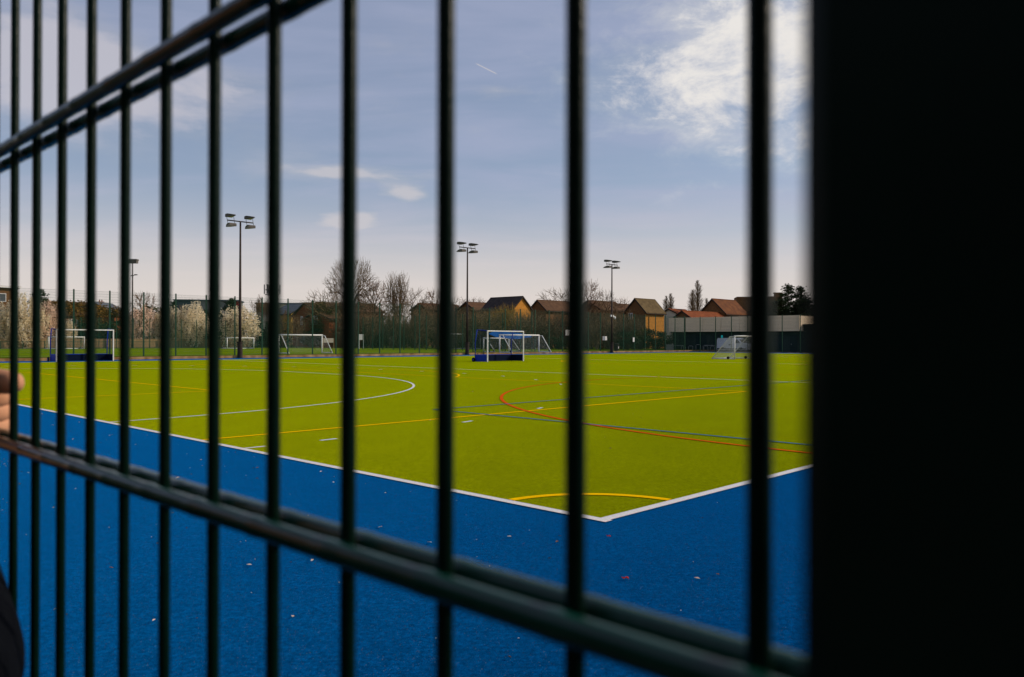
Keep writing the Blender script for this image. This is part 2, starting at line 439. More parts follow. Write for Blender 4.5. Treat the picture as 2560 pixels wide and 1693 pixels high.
g1 = hockey_goal('white framed hockey goal with blue side boards, standing mid pitch beside a floodlight pole', P(36.35, 33.9, .012), TH)
g2 = copy_tree(g1); g2.location = P(55.9, 12.2, .012)
g2['label'] = 'white framed hockey goal with blue side boards, at the far touchline under the blossom trees'

def football_goal(label, p, rz, Wd, Ht, dtop, dbase, net=None, group='portable football goals on the second field', rp=.05, sub=True, base_bar=True):
    g = thing('football_goal', label, 'football goal', p, rz, group)
    for x in (0, Wd):
        mb = MB(); mb.tube([(x, 0, 0), (x, 0, Ht)], rp, 8); mb.obj('goalpost', M_white, g, True)
        mb = MB(); mb.tube([(x, 0, Ht-.03), (x, dtop, Ht-.05), (x, dbase, .05)], rp*.6, 6); mb.obj('stanchion', M_white, g, True)
        mb = MB(); mb.tube([(x, 0, .05), (x, dbase, .05)], rp*.9, 6); mb.obj('side_base', M_white, g, True)
        mb = MB(); mb.tube([(x-.05, dbase*.28 if not sub else dbase*.9, .12), (x+.05, dbase*.28 if not sub else dbase*.9, .12)], .12, 14); mb.obj('wheel', M_black, g)
    mb = MB(); mb.tube([(-rp, 0, Ht), (Wd+rp, 0, Ht)], rp, 8); mb.obj('crossbar', M_white, g, True)
    if base_bar:
        mb = MB(); mb.tube([(0, dbase, .05), (Wd, dbase, .05)], rp*.9, 6); mb.obj('back_base', M_white, g, True)
    if net:
        mb = MB()
        def back(a, b):
            q = Vector((0, dbase, .06)).lerp(Vector((0, dtop, Ht-.05)), b)
            return Vector((a*Wd, q.y - .10*math.sin(b*math.pi)*math.sin(a*math.pi), q.z))
        st = .12
        net_grid(mb, back, int(Wd/st), int(Ht/st), net)
        net_grid(mb, lambda a, b: Vector((a*Wd, dtop*b, Ht-.03 - .04*math.sin(a*math.pi)*b)), int(Wd/st), max(1, int(dtop/st)), net)
        for x in (0, Wd):
            net_grid(mb, lambda a, b, x=x: Vector((x, a*(dbase + (dtop - dbase)*b), .06 + b*(Ht-.10))), int(dbase/st), int(Ht/st), net)
        mb.obj('net', M_net, g)
    return g
football_goal('small white football goal with a white net on the green pitch near the grey building', P(29.0, 55.3, .01), TH, 3.0, 1.94, .42, 2.1,
              net=.0045, group='football goals on the green pitch', rp=.055, sub=False)
def field_goal(label, u, Y, Wd, Ht, sgn, base_bar=True, net=.0018):
    p = WX(u, Y, ZF + .01)
    g = football_goal(label, p, TH if sgn > 0 else TH, Wd, Ht, .5*sgn, 1.9*sgn, net=net, base_bar=base_bar, rp=.075)
    return g
field_goal('small white goal left of the tallest floodlight pole, low on the second field', 568, 123, 4.4, 1.66, 1)
field_goal('white goal showing its slanted back stays, close behind the far touchline fence', 697, 78.5, 4.88, 1.83, -1, base_bar=False)
field_goal('white goal seen through the frame of the left hockey goal', 122, 112, 4.6, 1.7, 1)
field_goal('wide white goal half hidden by the right hockey goal, slanted stay at its right', 1249, 88, 6.4, 1.95, -1, base_bar=False)
field_goal('white goal behind the middle floodlight pole on the second field', 1115, 124, 7.3, 2.35, 1)
field_goal('lower white goal in front of the others, inside the right hockey goal frame', 1209, 93, 4.2, 1.6, -1, base_bar=False)

# blue banner on the far fence
M_ban = mat('blue_banner', (.003, .07, .26), .7, (.004, .09, .32), 2, spec=.1)
mb = MB()
NB = 30
for i in range(NB):
    def bp(i, k):
        s = i/NB; b_ = 56.7 + 7.0*s
        zc = 2.30 - .30*s + .03*math.sin(s*9); hh = (.12 + .62*min(1, s*6)*min(1, (1-s)*3.2))*.5
        return P(A_F - .16 - .04*math.sin(s*23), b_, zc + hh*(1 if k else -1))
    mb.quad(bp(i, 0), bp(i+1, 0), bp(i+1, 1), bp(i, 1))
o = mb.obj('banner', M_ban); tag(o, 'long blue cloth banner hung on the far fence behind the right hockey goal', 'banner')
sm = o.modifiers.new('solid', 'SOLIDIFY'); sm.thickness = .01

# ------------------------------------------------------------------ floodlights
M_lens = mat('lamp_glass', (.34, .28, .15), .25, (.42, .36, .2), 6)
M_lamp = mat('lamp_housing', (.10, .09, .085), .4, (.14, .125, .11), 4)
def flood(label, p, h=12.0):
    f = thing('floodlight', label, 'floodlight', p, TH, 'floodlight poles along the far touchline')
    mb = MB(); mb.tube([(0, 0, 0), (0, 0, .05)], .36, 4); mb.tube([(0, 0, .05), (0, 0, 1.25)], [.215, .205], 12); mb.tube([(0, 0, 1.25), (0, 0, 1.36)], [.25, .25], 12); mb.obj('base', M_pole, f)
    mb = MB(); mb.tube([(0, 0, 1.3), (0, 0, 4), (0, 0, h-.55)], [.125, .11, .07], 12); mb.obj('pole', M_pole, f, True)
    mb = MB(); mb.tube([(-1.15, 0, h-.55), (1.15, 0, h-.55)], .05, 8); mb.obj('crossarm', M_pole, f, True)
    for x in (-.85, .85):
        for up in (1, 0):
            s = -1 if up else 1                     # upper heads throw onto the near pitch (local -y), lower ones onto the far field
            zc = h - .18 if up else h - .98
            mb = MB(); sy = -1 if up else 1
            prof = [(.42, .12, .30), (.36, .19, .30), (.02, .19, .30), (-.40, .12, .20), (-.78, .0, .05), (-.78, -.03, .05), (.42, -.06, .30)]
            n = len(prof)
            for k in (-1, 1): mb.v += [(x + k*hw, yy*-sy, zc + zz) for (yy, zz, hw) in prof]
            for k in range(n): mb.f.append((k, (k+1) % n, n+(k+1) % n, n+k))
            mb.f.append(tuple(range(n))); mb.f.append(tuple(range(n, 2*n))[::-1])
            hd = mb.obj('lamp_head', M_lamp, f)
            gl = MB(); sy = 1 if up else -1
            gl.quad((x-.25, .36*sy, zc-.066), (x+.25, .36*sy, zc-.066), (x+.1, -.52*sy, zc-.048), (x-.1, -.52*sy, zc-.048)); gl.obj('lamp_glass', M_lens, hd)
            br = MB()
            for xx in (x-.31, x+.31): br.tube([(xx, 0, h-.55), (xx, .05*sy, h-.42 if up else h-.68), (xx, .1*sy, zc-.03 if up else zc+.2)], .02, 5)
            br.obj('bracket', M_pole, hd)
    return f
f1 = flood('tallest looking floodlight pole, left of centre, with four lamp heads', P(59.1, 27.9, .0))
f2 = copy_tree(f1); f2.location = P(59.1, 0); f2['label'] = 'middle floodlight pole with four lamp heads, just left of the right hockey goal'
f3 = copy_tree(f1); f3['label'] = 'floodlight pole with a white camera bracket, right of the middle floodlight'
def on_line(u, a):          # point on the line a=const that shows at column u
    d = ray(u, 853); r = d.x / d.y
    b_ = (r*(CY + A.y*a) - (CX + A.x*a)) / (B.x - r*B.y)
    return P(a, b_)
f1.location = on_line(600, 59.1); f2.location = on_line(1168, 59.1); f3.location = on_line(1529.5, 59.1)
mb = MB(); mb.tube([(-.2, 0, 4.75), (.55, 0, 4.75)], .035, 6); mb.box(-.22, -.09, 4.68, -.1, .09, 4.92); mb.ell((.5, -.1, 4.55), (.16, .16, .2)); mb.box(.12, -.12, 4.62, .3, .1, 4.9)
mb.obj('security_camera', M_white, f3, False)
# distant mast with one lamp box
ff = thing('floodlight', 'slim distant floodlight mast with a flat lamp box and a lower arm, far left', 'floodlight', WX(331, 128, ZF))
mb = MB(); mb.tube([(0, 0, 0), (0, 0, 3), (0, 0, 13.6)], [.17, .14, .075], 8); mb.obj('pole', M_pole, ff, True)
mb = MB(); mb.box(-.75, -.35, 13.55, .75, .35, 14.15); mb.box(-.82, -.4, 13.95, .82, .4, 14.22); mb.obj('lamp_head', M_lamp, ff, bevel=.04)
mb = MB(); mb.tube([(-.25, 0, 11.6), (.65, 0, 11.7)], .05, 6); mb.box(-.3, -.12, 11.5, .1, .12, 11.62); mb.box(.3, -.15, 11.66, .72, .15, 11.8); mb.obj('side_arm', M_lamp, ff)

# ------------------------------------------------------------------ buildings
M_brick  = mat('brown_brick', (.12, .058, .024), .85, (.18, .090, .038), 3, bump=.4, bscale=40)
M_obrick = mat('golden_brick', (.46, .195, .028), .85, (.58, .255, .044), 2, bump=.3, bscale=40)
M_rbrick = mat('red_brick', (.17, .045, .016), .85, (.23, .066, .025), 3, bump=.3, bscale=40)
M_ybrick = mat('yellow_render', (.42, .25, .04), .8, (.50, .31, .06), 1)
M_cream  = mat('cream_render', (.52, .46, .36), .8, (.58, .52, .42), 1)
M_tbrown = mat('brown_roof_tile', (.070, .036, .020), .8, (.115, .060, .030), 1.6, bump=.5, bscale=14)
M_tdark  = mat('dark_roof_tile', (.032, .025, .024), .75, (.058, .045, .04), 1.6, bump=.5, bscale=14)
M_tor    = mat('orange_roof_tile', (.15, .036, .009), .8, (.22, .060, .015), 1.3, bump=.5, bscale=14)
M_tred   = mat('rust_roof_tile', (.095, .030, .009), .8, (.16, .055, .014), 1.2, bump=.5, bscale=14)
M_tol    = mat('olive_roof_tile', (.085, .056, .022), .8, (.135, .092, .038), 1.5, bump=.5, bscale=14)
M_slate  = mat('grey_slate', (.075, .08, .095), .6, (.12, .125, .14), 1.5, bump=.4, bscale=14)
M_glass  = mat('window_glass', (.035, .045, .055), .08, spec=.8)
M_frame  = mat('window_frame', (.72, .71, .69), .5)
M_fascia = mat('dark_fascia', (.03, .022, .018), .6)

def window(parent, x, y, z, w, h, axis, nrm, frame=M_frame, bars=2):
    """frame proud of the wall with a recessed pane; axis 'x' lies along local x on a wall facing nrm*y, 'y' likewise"""
    fr = MB(); pn = MB(); t = .09
    def bx(mb, u0, u1, z0, z1, d0, d1):
        d0, d1 = sorted((d0*nrm, d1*nrm))
        if axis == 'x': mb.box(u0, y+d0, z0, u1, y+d1, z1)
        else: mb.box(x+d0, u0, z0, x+d1, u1, z1)
    c = x if axis == 'x' else y
    u0, u1 = c - w/2, c + w/2
    bx(fr, u0, u1, z, z+t, .003, .08); bx(fr, u0, u1, z+h-t, z+h, .003, .08); bx(fr, u0, u0+t, z+t, z+h-t, .003, .08); bx(fr, u1-t, u1, z+t, z+h-t, .003, .08)
    for i in range(1, bars):
        c0 = u0 + w*i/bars; bx(fr, c0-.035, c0+.035, z+t, z+h-t, .003, .075)
    f = fr.obj('window', frame, parent)
    bx(pn, u0+t, u1-t, z+t, z+h-t, .004, .03); pn.obj('pane', M_glass, f)
    return f
def house(label, p, rz, L, D, he, hr, wall, roof, name='house', cat='house', wins=(), chim=(), over=.35, gablewall=None, group=None):
    """local x: ridge axis 0..L, local y: 0..D; gable walls at x=0 and x=L"""
    h = thing(name, label, cat, p, rz, group)
    mb = MB(); m = D/2
    for y in (0, D): mb.quad((0, y, 0), (L, y, 0), (L, y, he), (0, y, he))
    mb.obj('wall', wall, h)
    for x in (0, L):
        mb = MB(); i = 0; mb.v += [(x, 0, 0), (x, D, 0), (x, D, he), (x, m, hr-.06), (x, 0, he)]; mb.f.append((0, 1, 2, 3, 4)); mb.obj('gable_wall', gablewall or wall, h)
    rf = None
    sl = (hr - he)/m
    mb = MB()
    for sgn in (0, 1):
        def pt(x, t, dz):   # t 0 at eave, 1 at ridge
            y = -over + (m + over)*t; zz = he - over*sl + (hr - he + over*sl)*t
            if sgn: y = D - y
            return Vector((x, y, zz + dz))
        x0, x1 = -over*.7, L + over*.7
        i = len(mb.v)
        mb.v += [tuple(pt(x0, 0, .02)), tuple(pt(x1, 0, .02)), tuple(pt(x1, 1, .02)), tuple(pt(x0, 1, .02)), tuple(pt(x0, 0, .16)), tuple(pt(x1, 0, .16)), tuple(pt(x1, 1, .16)), tuple(pt(x0, 1, .16))]
        mb.f += [tuple(i+k for k in q) for q in ((0,3,2,1),(4,5,6,7),(0,1,5,4),(1,2,6,5),(3,0,4,7))]
    mb.tube([(-over*.7, m, hr+.13), (L+over*.7, m, hr+.13)], .11, 6)
    rf = mb.obj('roof', roof, h)
    mb = MB()
    for y in (-over-.03, D+over+.03): mb.box(-over*.6, y-.06, he-over*sl-.12, L+over*.6, y+.06, he-over*sl+.03)
    mb.obj('gutter', M_fascia, h)
    bg = MB()
    for x in (-over*.7-.02, L+over*.7+.02):
        for sgn in (0, 1):
            a = Vector((x, -over if not sgn else D+over, he-over*sl+.06)); b = Vector((x, m, hr+.06)); bg.bar(a, b, .04, .22)
    bg.obj('barge_board', M_fascia, h)
    for wdef in wins: window(h, *wdef)
    for (x, y, w_, zt) in chim:
        mb = MB(); mb.box(x-w_/2, y-w_*.35, hr-1.6, x+w_/2, y+w_*.35, zt); mb.box(x-w_/2-.06, y-w_*.35-.06, zt, x+w_/2+.06, y+w_*.35+.06, zt+.12)
        for q in (-.25, .25): mb.tube([(x+w_*q, y, zt+.12), (x+w_*q, y, zt+.5)], .11, 8)
        mb.obj('chimney', wall, rf)
    return h

def gable_house(label, uA, uR, uE, vr, ve, Y, L, wall, roof, gable_toward, **kw):
    """gable apex column uA, eave columns uE=(left,right) at depth Y; ridge height from vr, eaves from ve"""
    zr = ZV(vr, Y, uA) - ZF - .15; ze = ZV(ve, Y, uA) - ZF + .1
    p = WX(uA, Y, ZF)
    # gable width from the two eave columns, measured along A
    def along(u):
        d = ray(u, 853); r = d.x/d.y
        dirv = A if gable_toward == 'B' else B
        s = (r*p.y - p.x)/(dirv.x - r*dirv.y); return s
    s0, s1 = along(uE[0]), along(uE[1])
    D = abs(s1 - s0)
    if gable_toward == 'B':      # gable faces -B, ridge runs along +B ; local x=B, y=A
        org = p + A*(-D/2)
        return house(label, org, TH, L, D, ze, zr, wall, roof, **kw)
    else:                        # gable faces -A, ridge runs along +A ; local x=A, y=-B
        org = p + B*(D/2)
        return house(label, org, TH + math.pi/2, L, D, ze, zr, wall, roof, **kw)

# right-hand houses
h = gable_house('golden brick house with an olive tiled roof, its plain side wall lit by the sun', 1588, 0, (1564, 1614), 746, 781, 150, 6.2, M_obrick, M_tol, 'B', gablewall=M_brick,  # darker gable brick puts that side's shade into the colour
    wins=[(0, 3.3, 5.4, .9, 1.2, 'y', -1, M_frame, 2)])
mb = MB(); mb.tube([(1.1, -.07, 0), (1.1, -.07, 6.0)], .06, 6); mb.obj('downpipe', M_fascia, h)
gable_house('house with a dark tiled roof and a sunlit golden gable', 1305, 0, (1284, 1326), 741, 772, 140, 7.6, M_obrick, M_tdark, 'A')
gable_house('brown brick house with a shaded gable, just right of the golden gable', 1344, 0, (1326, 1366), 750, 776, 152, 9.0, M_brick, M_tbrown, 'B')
gable_house('house under a large rust tiled roof with a shaded gable above the grey building', 1781, 0, (1756, 1818), 747, 784, 146, 8.2, M_brick, M_tred, 'B')
gable_house('low house with an orange tiled roof behind the grey building', 1706, 0, (1688, 1728), 777, 796, 136, 14, M_brick, M_tor, 'B')
gable_house('small cream house with an orange hipped roof beside the golden house', 1672, 0, (1656, 1690), 772, 784, 165, 6.0, M_cream, M_tor, 'B')
gable_house('brown roofed house behind the third floodlight, left part of the row', 1470, 0, (1440, 1500), 751, 775, 165, 9, M_brick, M_tbrown, 'B')
gable_house('long dark brown roof left of the golden brick house', 1500, 0, (1478, 1522), 757, 782, 172, 16, M_brick, M_tbrown, 'B')
gable_house('brown roofed house just right of the middle floodlight pole', 1165, 0, (1146, 1186), 755, 776, 168, 10, M_brick, M_tbrown, 'B')
gable_house('brown roofed house low behind the thicket, left of the middle floodlight pole', 1048, 0, (1028, 1070), 758, 776, 178, 11, M_brick, M_tbrown, 'B')
gable_house('brown roofed house half hidden by the biggest bare tree', 792, 0, (768, 818), 755, 778, 176, 15, M_brick, M_tbrown, 'B')
gable_house('dark gabled house at the far right behind the blurred bar', 1880, 0, (1862, 1905), 775, 790, 150, 8, M_brick, M_tdark, 'B', chim=[(2, 2, .9, 9.0)])
# left-hand houses
hb = gable_house('red brick house with white windows left of the ivy covered tree', 790, 0, (739, 800), 778, 799, 146, 8, M_rbrick, M_tbrown, 'B',
    wins=[(0, 4.6, 4.2, 1.8, 1.6, 'y', -1, M_frame, 4), (0, 9.0, 4.2, .7, 1.6, 'y', -1, M_frame, 2), (0, 8.6, .9, 1.4, 1.5, 'y', -1, M_frame, 3)])
gable_house('orange brown gable roof with red wall at the right of the grey metal roof', 762, 0, (738, 800), 757, 790, 154, 7, M_rbrick, M_tbrown, 'B')
gable_house('yellow rendered building under a grey metal roof with roof lights', 770, 0, (716, 800), 757, 786, 170, 8, M_ybrick, M_slate, 'A',
    wins=[(3, 0, 3.2, 1.2, 1.6, 'x', -1, M_frame, 2)])
# terrace at left : ridge across the view
def terrace(label, u0, u1, vr, ve, Y, D, wall, roof, **kw):
    p0 = WX(u0, Y, ZF); p1 = WX(u1, Y*1.06, ZF); d = p1 - p0; L = d.length
    return house(label, p0, math.atan2(d.y, d.x), L, D, ZV(ve, Y, u0) - ZF, ZV(vr, Y*1.04, u0) - ZF, wall, roof, **kw)
terrace('long terrace with a brown tiled roof and chimneys behind the left hockey goal', 132, 284, 757, 786, 150, 8, M_rbrick, M_tbrown,
    wins=[(9.6, 0, 3.6, 1.6, 1.7, 'x', -1, M_frame, 3), (4.0, 0, 3.6, 1.6, 1.7, 'x', -1, M_frame, 3)], chim=[(10.7, 4, .9, 8.9), (.6, 4, .9, 8.6)])
terrace('grey slate roofed house joined to the right end of the terrace', 286, 330, 760, 787, 156, 8, M_rbrick, M_slate)
# brick flats at far left
fl = thing('apartment_block', 'three storey brown brick flats with white windows at the left edge', 'apartment block', WX(43, 130, ZF), R(51))
zE = ZV(722, 130, 43) - ZF
mb = MB(); Lf, Df = 22, 9
for (x0, x1) in ((-Lf, 0),):
    mb.quad((x0, 0, 0), (x1, 0, 0), (x1, 0, zE-.003), (x0, 0, zE-.003)); mb.quad((x0, Df, 0), (x1, Df, 0), (x1, Df, zE-.003), (x0, Df, zE-.003))
mb.obj('wall', M_brick, fl)
mb = MB(); mb.v += [(0, 0, 0), (0, Df, 0), (0, Df, zE-1.0), (0, 0, zE+.0)]; mb.f.append((0, 1, 2, 3)); mb.obj('end_wall', M_ybrick, fl)
mb = MB(); i = 0
for (x0, x1) in ((-Lf-.4, .4),):
    a = [(x0, -.45, zE+.12), (x1, -.45, zE+.12), (x1, Df+.45, zE-.95), (x0, Df+.45, zE-.95)]
    mb.v += a + [(p[0], p[1], p[2]+.22) for p in a]; mb.f += [(0,3,2,1),(4,5,6,7),(0,1,5,4),(1,2,6,5),(2,3,7,6),(3,0,4,7)]
mb.obj('roof', M_tbrown, fl)
mb = MB(); mb.box(-Lf-.42, -.5, zE+.05, .42, -.452, zE+.30); mb.obj('fascia', M_frame, fl)
for st in range(3):
    zz = zE - 2.2 - 2.7*st
    for x in (-2.6, -7.4, -12.2, -17): window(fl, x, 0, zz, 1.9, 1.35, 'x', -1)
    window(fl, 0, 2.4, zz-.2, 1.7, 1.5, 'y', 1, M_frame, 3); window(fl, 0, 6.4, zz-.35, 1.4, 1.5, 'y', 1, M_frame, 2)
mb = MB(); mb.box(-3.6, 2, zE-.4, -2.6, 2.9, zE+1.5); mb.box(-3.7, 1.9, zE+1.5, -2.5, 3.0, zE+1.62); mb.obj('chimney', M_brick, fl)
mb = MB(); mb.tube([(-.3, Df-.5, zE-.9), (-.3, Df-.5, zE+1.5)], .03, 5)
for k in range(4): mb.tube([(-.9, Df-.5, zE+1.45-.16*k), (.3, Df-.5, zE+1.45-.16*k)], .02, 4)
mb.obj('aerial', M_fascia, fl)
# grey flat roofed building behind blossom
M_gclad = mat('grey_green_cladding', (.19, .19, .175), .6, (.235, .235, .215), 1.2, stretch=(.3, .3, 8))
M_dclad = mat('blue_grey_cladding', (.055, .075, .09), .5, (.075, .095, .11), 1.2)
M_redp  = mat('red_panel', (.45, .03, .04), .5)
p0 = WX(492, 185, ZF); zt = ZV(749, 185, 480) - ZF
gb = thing('flat_roofed_building', 'grey flat roofed modern building with a red corner strip behind the blossom', 'building', p0, R(12))
mb = MB(); mb.box(0, 0, 0, 9.2, 8, zt-.3); mb.obj('wall', M_gclad, gb)
mb = MB(); mb.box(-5, .003, 0, -.003, 8, zt-.35); mb.obj('side_wall', M_dclad, gb)
mb = MB(); mb.box(-5.2, -.3, zt-.29, 9.5, 8.3, zt); mb.obj('roof', M_dclad, gb)
mb = MB(); mb.box(8.6, -.06, zt-2.2, 9.25, -.003, zt-.35); mb.box(-2.2, -.05, zt-3.4, -1.4, -.001, zt-2.4); mb.obj('red_panel', M_redp, gb)
# long low distant roof behind the grey roof
p0 = WX(640, 200, ZF); zt = ZV(757, 200, 700) - ZF
o = thing('flat_roofed_building', 'low pale flat roof line just above the grey metal roof', 'building', p0, R(4))
mb = MB(); mb.box(0, 0, 0, 11.5, 8, zt-.35); mb.obj('wall', M_cream, o)
mb = MB(); mb.box(-.3, -.3, zt-.34, 11.8, 8.3, zt); mb.obj('roof', M_gclad, o)
# tall brick block at the far right behind the conifer
p0 = WX(1918, 165, ZF); zt = ZV(741, 165, 1930) - ZF
o = thing('brick_tower', 'tall brown brick block with a stepped chimney beside the dark conifer', 'building', p0, R(-10))
mb = MB(); mb.box(0, 0, 0, 1.9, 6, zt); mb.box(-6, .5, 0, -.003, 6.5, zt-.02); mb.obj('wall', M_brick, o)
mb = MB(); mb.box(1.4, -.3, zt-4.5, 2.9, .9, zt+.55); mb.box(1.3, -.4, zt+.551, 3.0, 1.0, zt+.75); mb.obj('chimney', M_brick, o)

# pavilion
M_pav  = mat('pale_ribbed_cladding', (.80, .62, .42), .7, (.90, .71, .50), .9, stretch=(.25, .25, 9), bump=.35, bscale=6)
M_pdk  = mat('dark_blue_grey_wall', (.020, .028, .029), .6, (.030, .040, .040), .8)
M_pdoor = mat('dark_door', (.010, .016, .022), .4, (.014, .022, .028), .8)
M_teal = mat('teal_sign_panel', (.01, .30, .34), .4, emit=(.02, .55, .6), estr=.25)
PB = 104.6
def a_at(u):    # a coordinate of column u on the line b=PB
    d = ray(u, 853); r = d.x/d.y
    return (r*(CY + B.y*PB) - (CX + B.x*PB))/(A.x - r*A.y)
aL, aR = a_at(1672), a_at(1999)
pv = thing('pavilion', 'long flat pavilion with pale ribbed upper cladding over a dark ground floor', 'building', P(aL, PB, 0), TH - math.pi/2)
Lp = aL - aR; zt, zm = 5.25, 3.0
mb = MB(); mb.box(-.0, .9, 0, Lp + 12, 9, zm); mb.obj('wall', M_pdk, pv)
mb = MB()
npn = 7
for i in range(npn):
    x0, x1 = Lp*i/npn, Lp*(i+1)/npn
    mb.box(x0 + (.0 if i == 0 else .02), 0, zm + .01, x1 - .02, .12, zt)
    for k in range(9): mb.box(x0 + .03, -.02, zm + .14 + k*.245, x1 - .05, -.001, zm + .19 + k*.245)
mb.obj('cladding', M_pav, pv)
mb = MB(); mb.box(.02, .13, zm + .01, Lp - .03, 9, zt - .05); mb.obj('upper_wall', M_pav, pv)
mb = MB(); mb.box(Lp + .003, 1.2, zm + .02, Lp + 12, 9, zt - 1.5); mb.box(Lp+.003, 1.0, zt-1.49, Lp+12, 9.1, zt-1.25); mb.obj('side_wing', M_pdk, pv)
mb = MB(); mb.box(.0, .3, 0, .22, .85, zm); mb.obj('corner_pier', M_cream, pv)
for i in range(9):
    x = 1.3 + i*3.1
    mb = MB(); mb.box(x, .85, .05, x + (1.9 if i % 2 else 1.1), .897, 2.55); d = mb.obj('door', M_pdoor, pv)
    if i in (3, 6, 7):
        mb = MB(); mb.box(x+.15, .80, 1.05, x+.22, .85, 1.2); mb.obj('handle', M_gclad, d)
mb = MB(); xs = aL - a_at(1798); mb.box(xs-.16, .80, 1.95, xs+.16, .84, 2.45); mb.obj('sign', M_teal, pv, bevel=.02)
# bike hoops in front
hoop0 = None
for i, (u, w_, hh) in enumerate(((1716, 2.2, .85), (1731, .75, .8), (1749, .75, .8), (1768, .8, 1.0), (1787, .7, .8), (1803, .7, .8), (1790, 2.2, .9))):
    aa = a_at(u)
    hp = thing('bike_rack', ['wide steel rail rack at the left end of the pavilion front', 'narrow steel hoop right of the wide rail, by the pavilion', 'second narrow steel hoop along the pavilion front', 'taller steel hoop before the pavilion doors',
        'narrow steel hoop just left of the teal sign', 'narrow steel hoop just right of the teal sign', 'wide rail rack below the teal sign'][i], 'bike rack', P(aa, PB - 2.6 + (.7 if i == 6 else 0), .006), TH - math.pi/2, 'steel bike racks before the pavilion')
    mb = MB(); mb.tube([(-w_/2, 0, 0), (-w_/2, 0, hh-.12), (-w_/2+.12, 0, hh), (w_/2-.12, 0, hh), (w_/2, 0, hh-.12), (w_/2, 0, 0)], .04, 8); mb.obj('hoop', M_gclad, hp, True)
    mb = MB()
    for x in (-w_/2, w_/2): mb.box(x-.09, -.09, .0, x+.09, .09, .015)
    mb.obj('foot_plate', M_gclad, hp)
# cabinet
cb = thing('utility_cabinet', 'pale grey green utility cabinet at the left end of the pavilion', 'cabinet', WX(1666, 118, .01), R(-8))
mb = MB(); mb.box(0, 0, .08, 1.05, .7, 1.0); mb.box(-.03, -.03, 1.001, 1.08, .73, 1.05); mb.box(.04, .04, 0, 1.0, .66, .079); mb.obj('body', M_gclad, cb, bevel=.01)
mb = MB(); mb.box(.05, -.02, .14, .51, -.002, .95); mb.box(.54, -.02, .14, 1.0, -.002, .95); mb.obj('door', M_gclad, cb)

# van
vn = thing('parked_van', 'white van parked in front of the pavilion, behind the small football goal', 'van', P(a_at(1833) + .1, PB - 4.6, .004), TH - math.pi/2)
mb = MB(); prof = [(0, .35), (0, 1.75), (.12, 1.95), (2.9, 1.98), (3.35, 1.85), (3.95, 1.28), (4.55, 1.08), (4.72, .9), (4.75, .35)]
n = len(prof)
for y in (0, 1.8): mb.v += [(x, y + (.08 if zz > 1.5 else 0)*(1 if y == 0 else -1), zz) for x, zz in prof]
for k in range(n): mb.f.append((k, (k+1) % n, n+(k+1) % n, n+k))
mb.f.append(tuple(range(n))); mb.f.append(tuple(range(n, 2*n))[::-1])
M_van = mat('white_van_paint', (.66, .66, .70), .3, (.70, .70, .74), 2)
mb.obj('body', M_van, vn, bevel=.04)
mb = MB(); mb.v += [(2.95, -.005, 1.25), (3.75, -.005, 1.25), (3.3, .05, 1.78), (2.95, .05, 1.78)]; mb.f.append((0, 1, 2, 3)); mb.obj('side_window', M_glass, vn)
mb = MB(); mb.v += [(3.98, .12, 1.30), (3.98, 1.68, 1.30), (3.43, 1.6, 1.83), (3.43, .2, 1.83)]; mb.f.append((0, 1, 2, 3)); mb.obj('windscreen', M_glass, vn)
mb = MB(); mb.box(1.9, -.02, .95, 2.2, -.002, 1.1); mb.obj('door_handle', M_black, vn)
mb = MB(); mb.box(.02, -.015, .36, 4.7, -.001, .52); mb.obj('side_trim', M_black, vn)
for x in (.95, 3.85):
    for y in (.02, 1.62):
        mb = MB(); mb.tube([(x, y-.01, .33), (x, y+.2, .33)], .33, 20); w_ = mb.obj('wheel', M_black, vn)
        mb = MB(); mb.tube([(x, y-.02, .33), (x, y+.21, .33)], .19, 14); mb.obj('rim', M_gclad, w_)
mb = MB(); mb.box(4.74, .2, .75, 4.77, .5, .95); mb.obj('headlight', M_frame, vn); mb = MB(); mb.box(4.74, 1.3, .75, 4.77, 1.6, .95); mb.obj('headlight', M_frame, vn)

# telecom mast
tm = thing('phone_mast', 'grey phone mast with a ring of pale panel antennas above the blossom', 'mast', WX(680, 165, ZF))
z1 = ZV(672, 165, 680) - ZF; za, zb = ZV(737, 165, 680) - ZF, ZV(713, 165, 680) - ZF
mb = MB(); mb.tube([(0, 0, 0), (0, 0, za), (0, 0, z1)], [.55, .42, .06], 10); mb.obj('pole', M_pole, tm, True)
mb = MB()
for zz in (za, (za+zb)/2):
    for k in range(12): mb.tube([(1.4*math.cos(R(30*k)), 1.4*math.sin(R(30*k)), zz), (1.4*math.cos(R(30*k+30)), 1.4*math.sin(R(30*k+30)), zz)], .05, 5)
    for k in range(4): mb.tube([(0, 0, zz-.4), (1.2*math.cos(R(90*k)), 1.2*math.sin(R(90*k)), zz)], .05, 5)
mb.obj('head_frame', M_pole, tm)
for k in range(6):
    an = R(60*k + 10); mb = MB(); mb.box(-.16, -.09, za+.15, .16, .09, zb+.1); o = mb.obj('antenna', M_gclad, tm, bevel=.03); o.location = (1.55*math.cos(an), 1.55*math.sin(an), 0); o.rotation_euler = (0, 0, an + R(90))

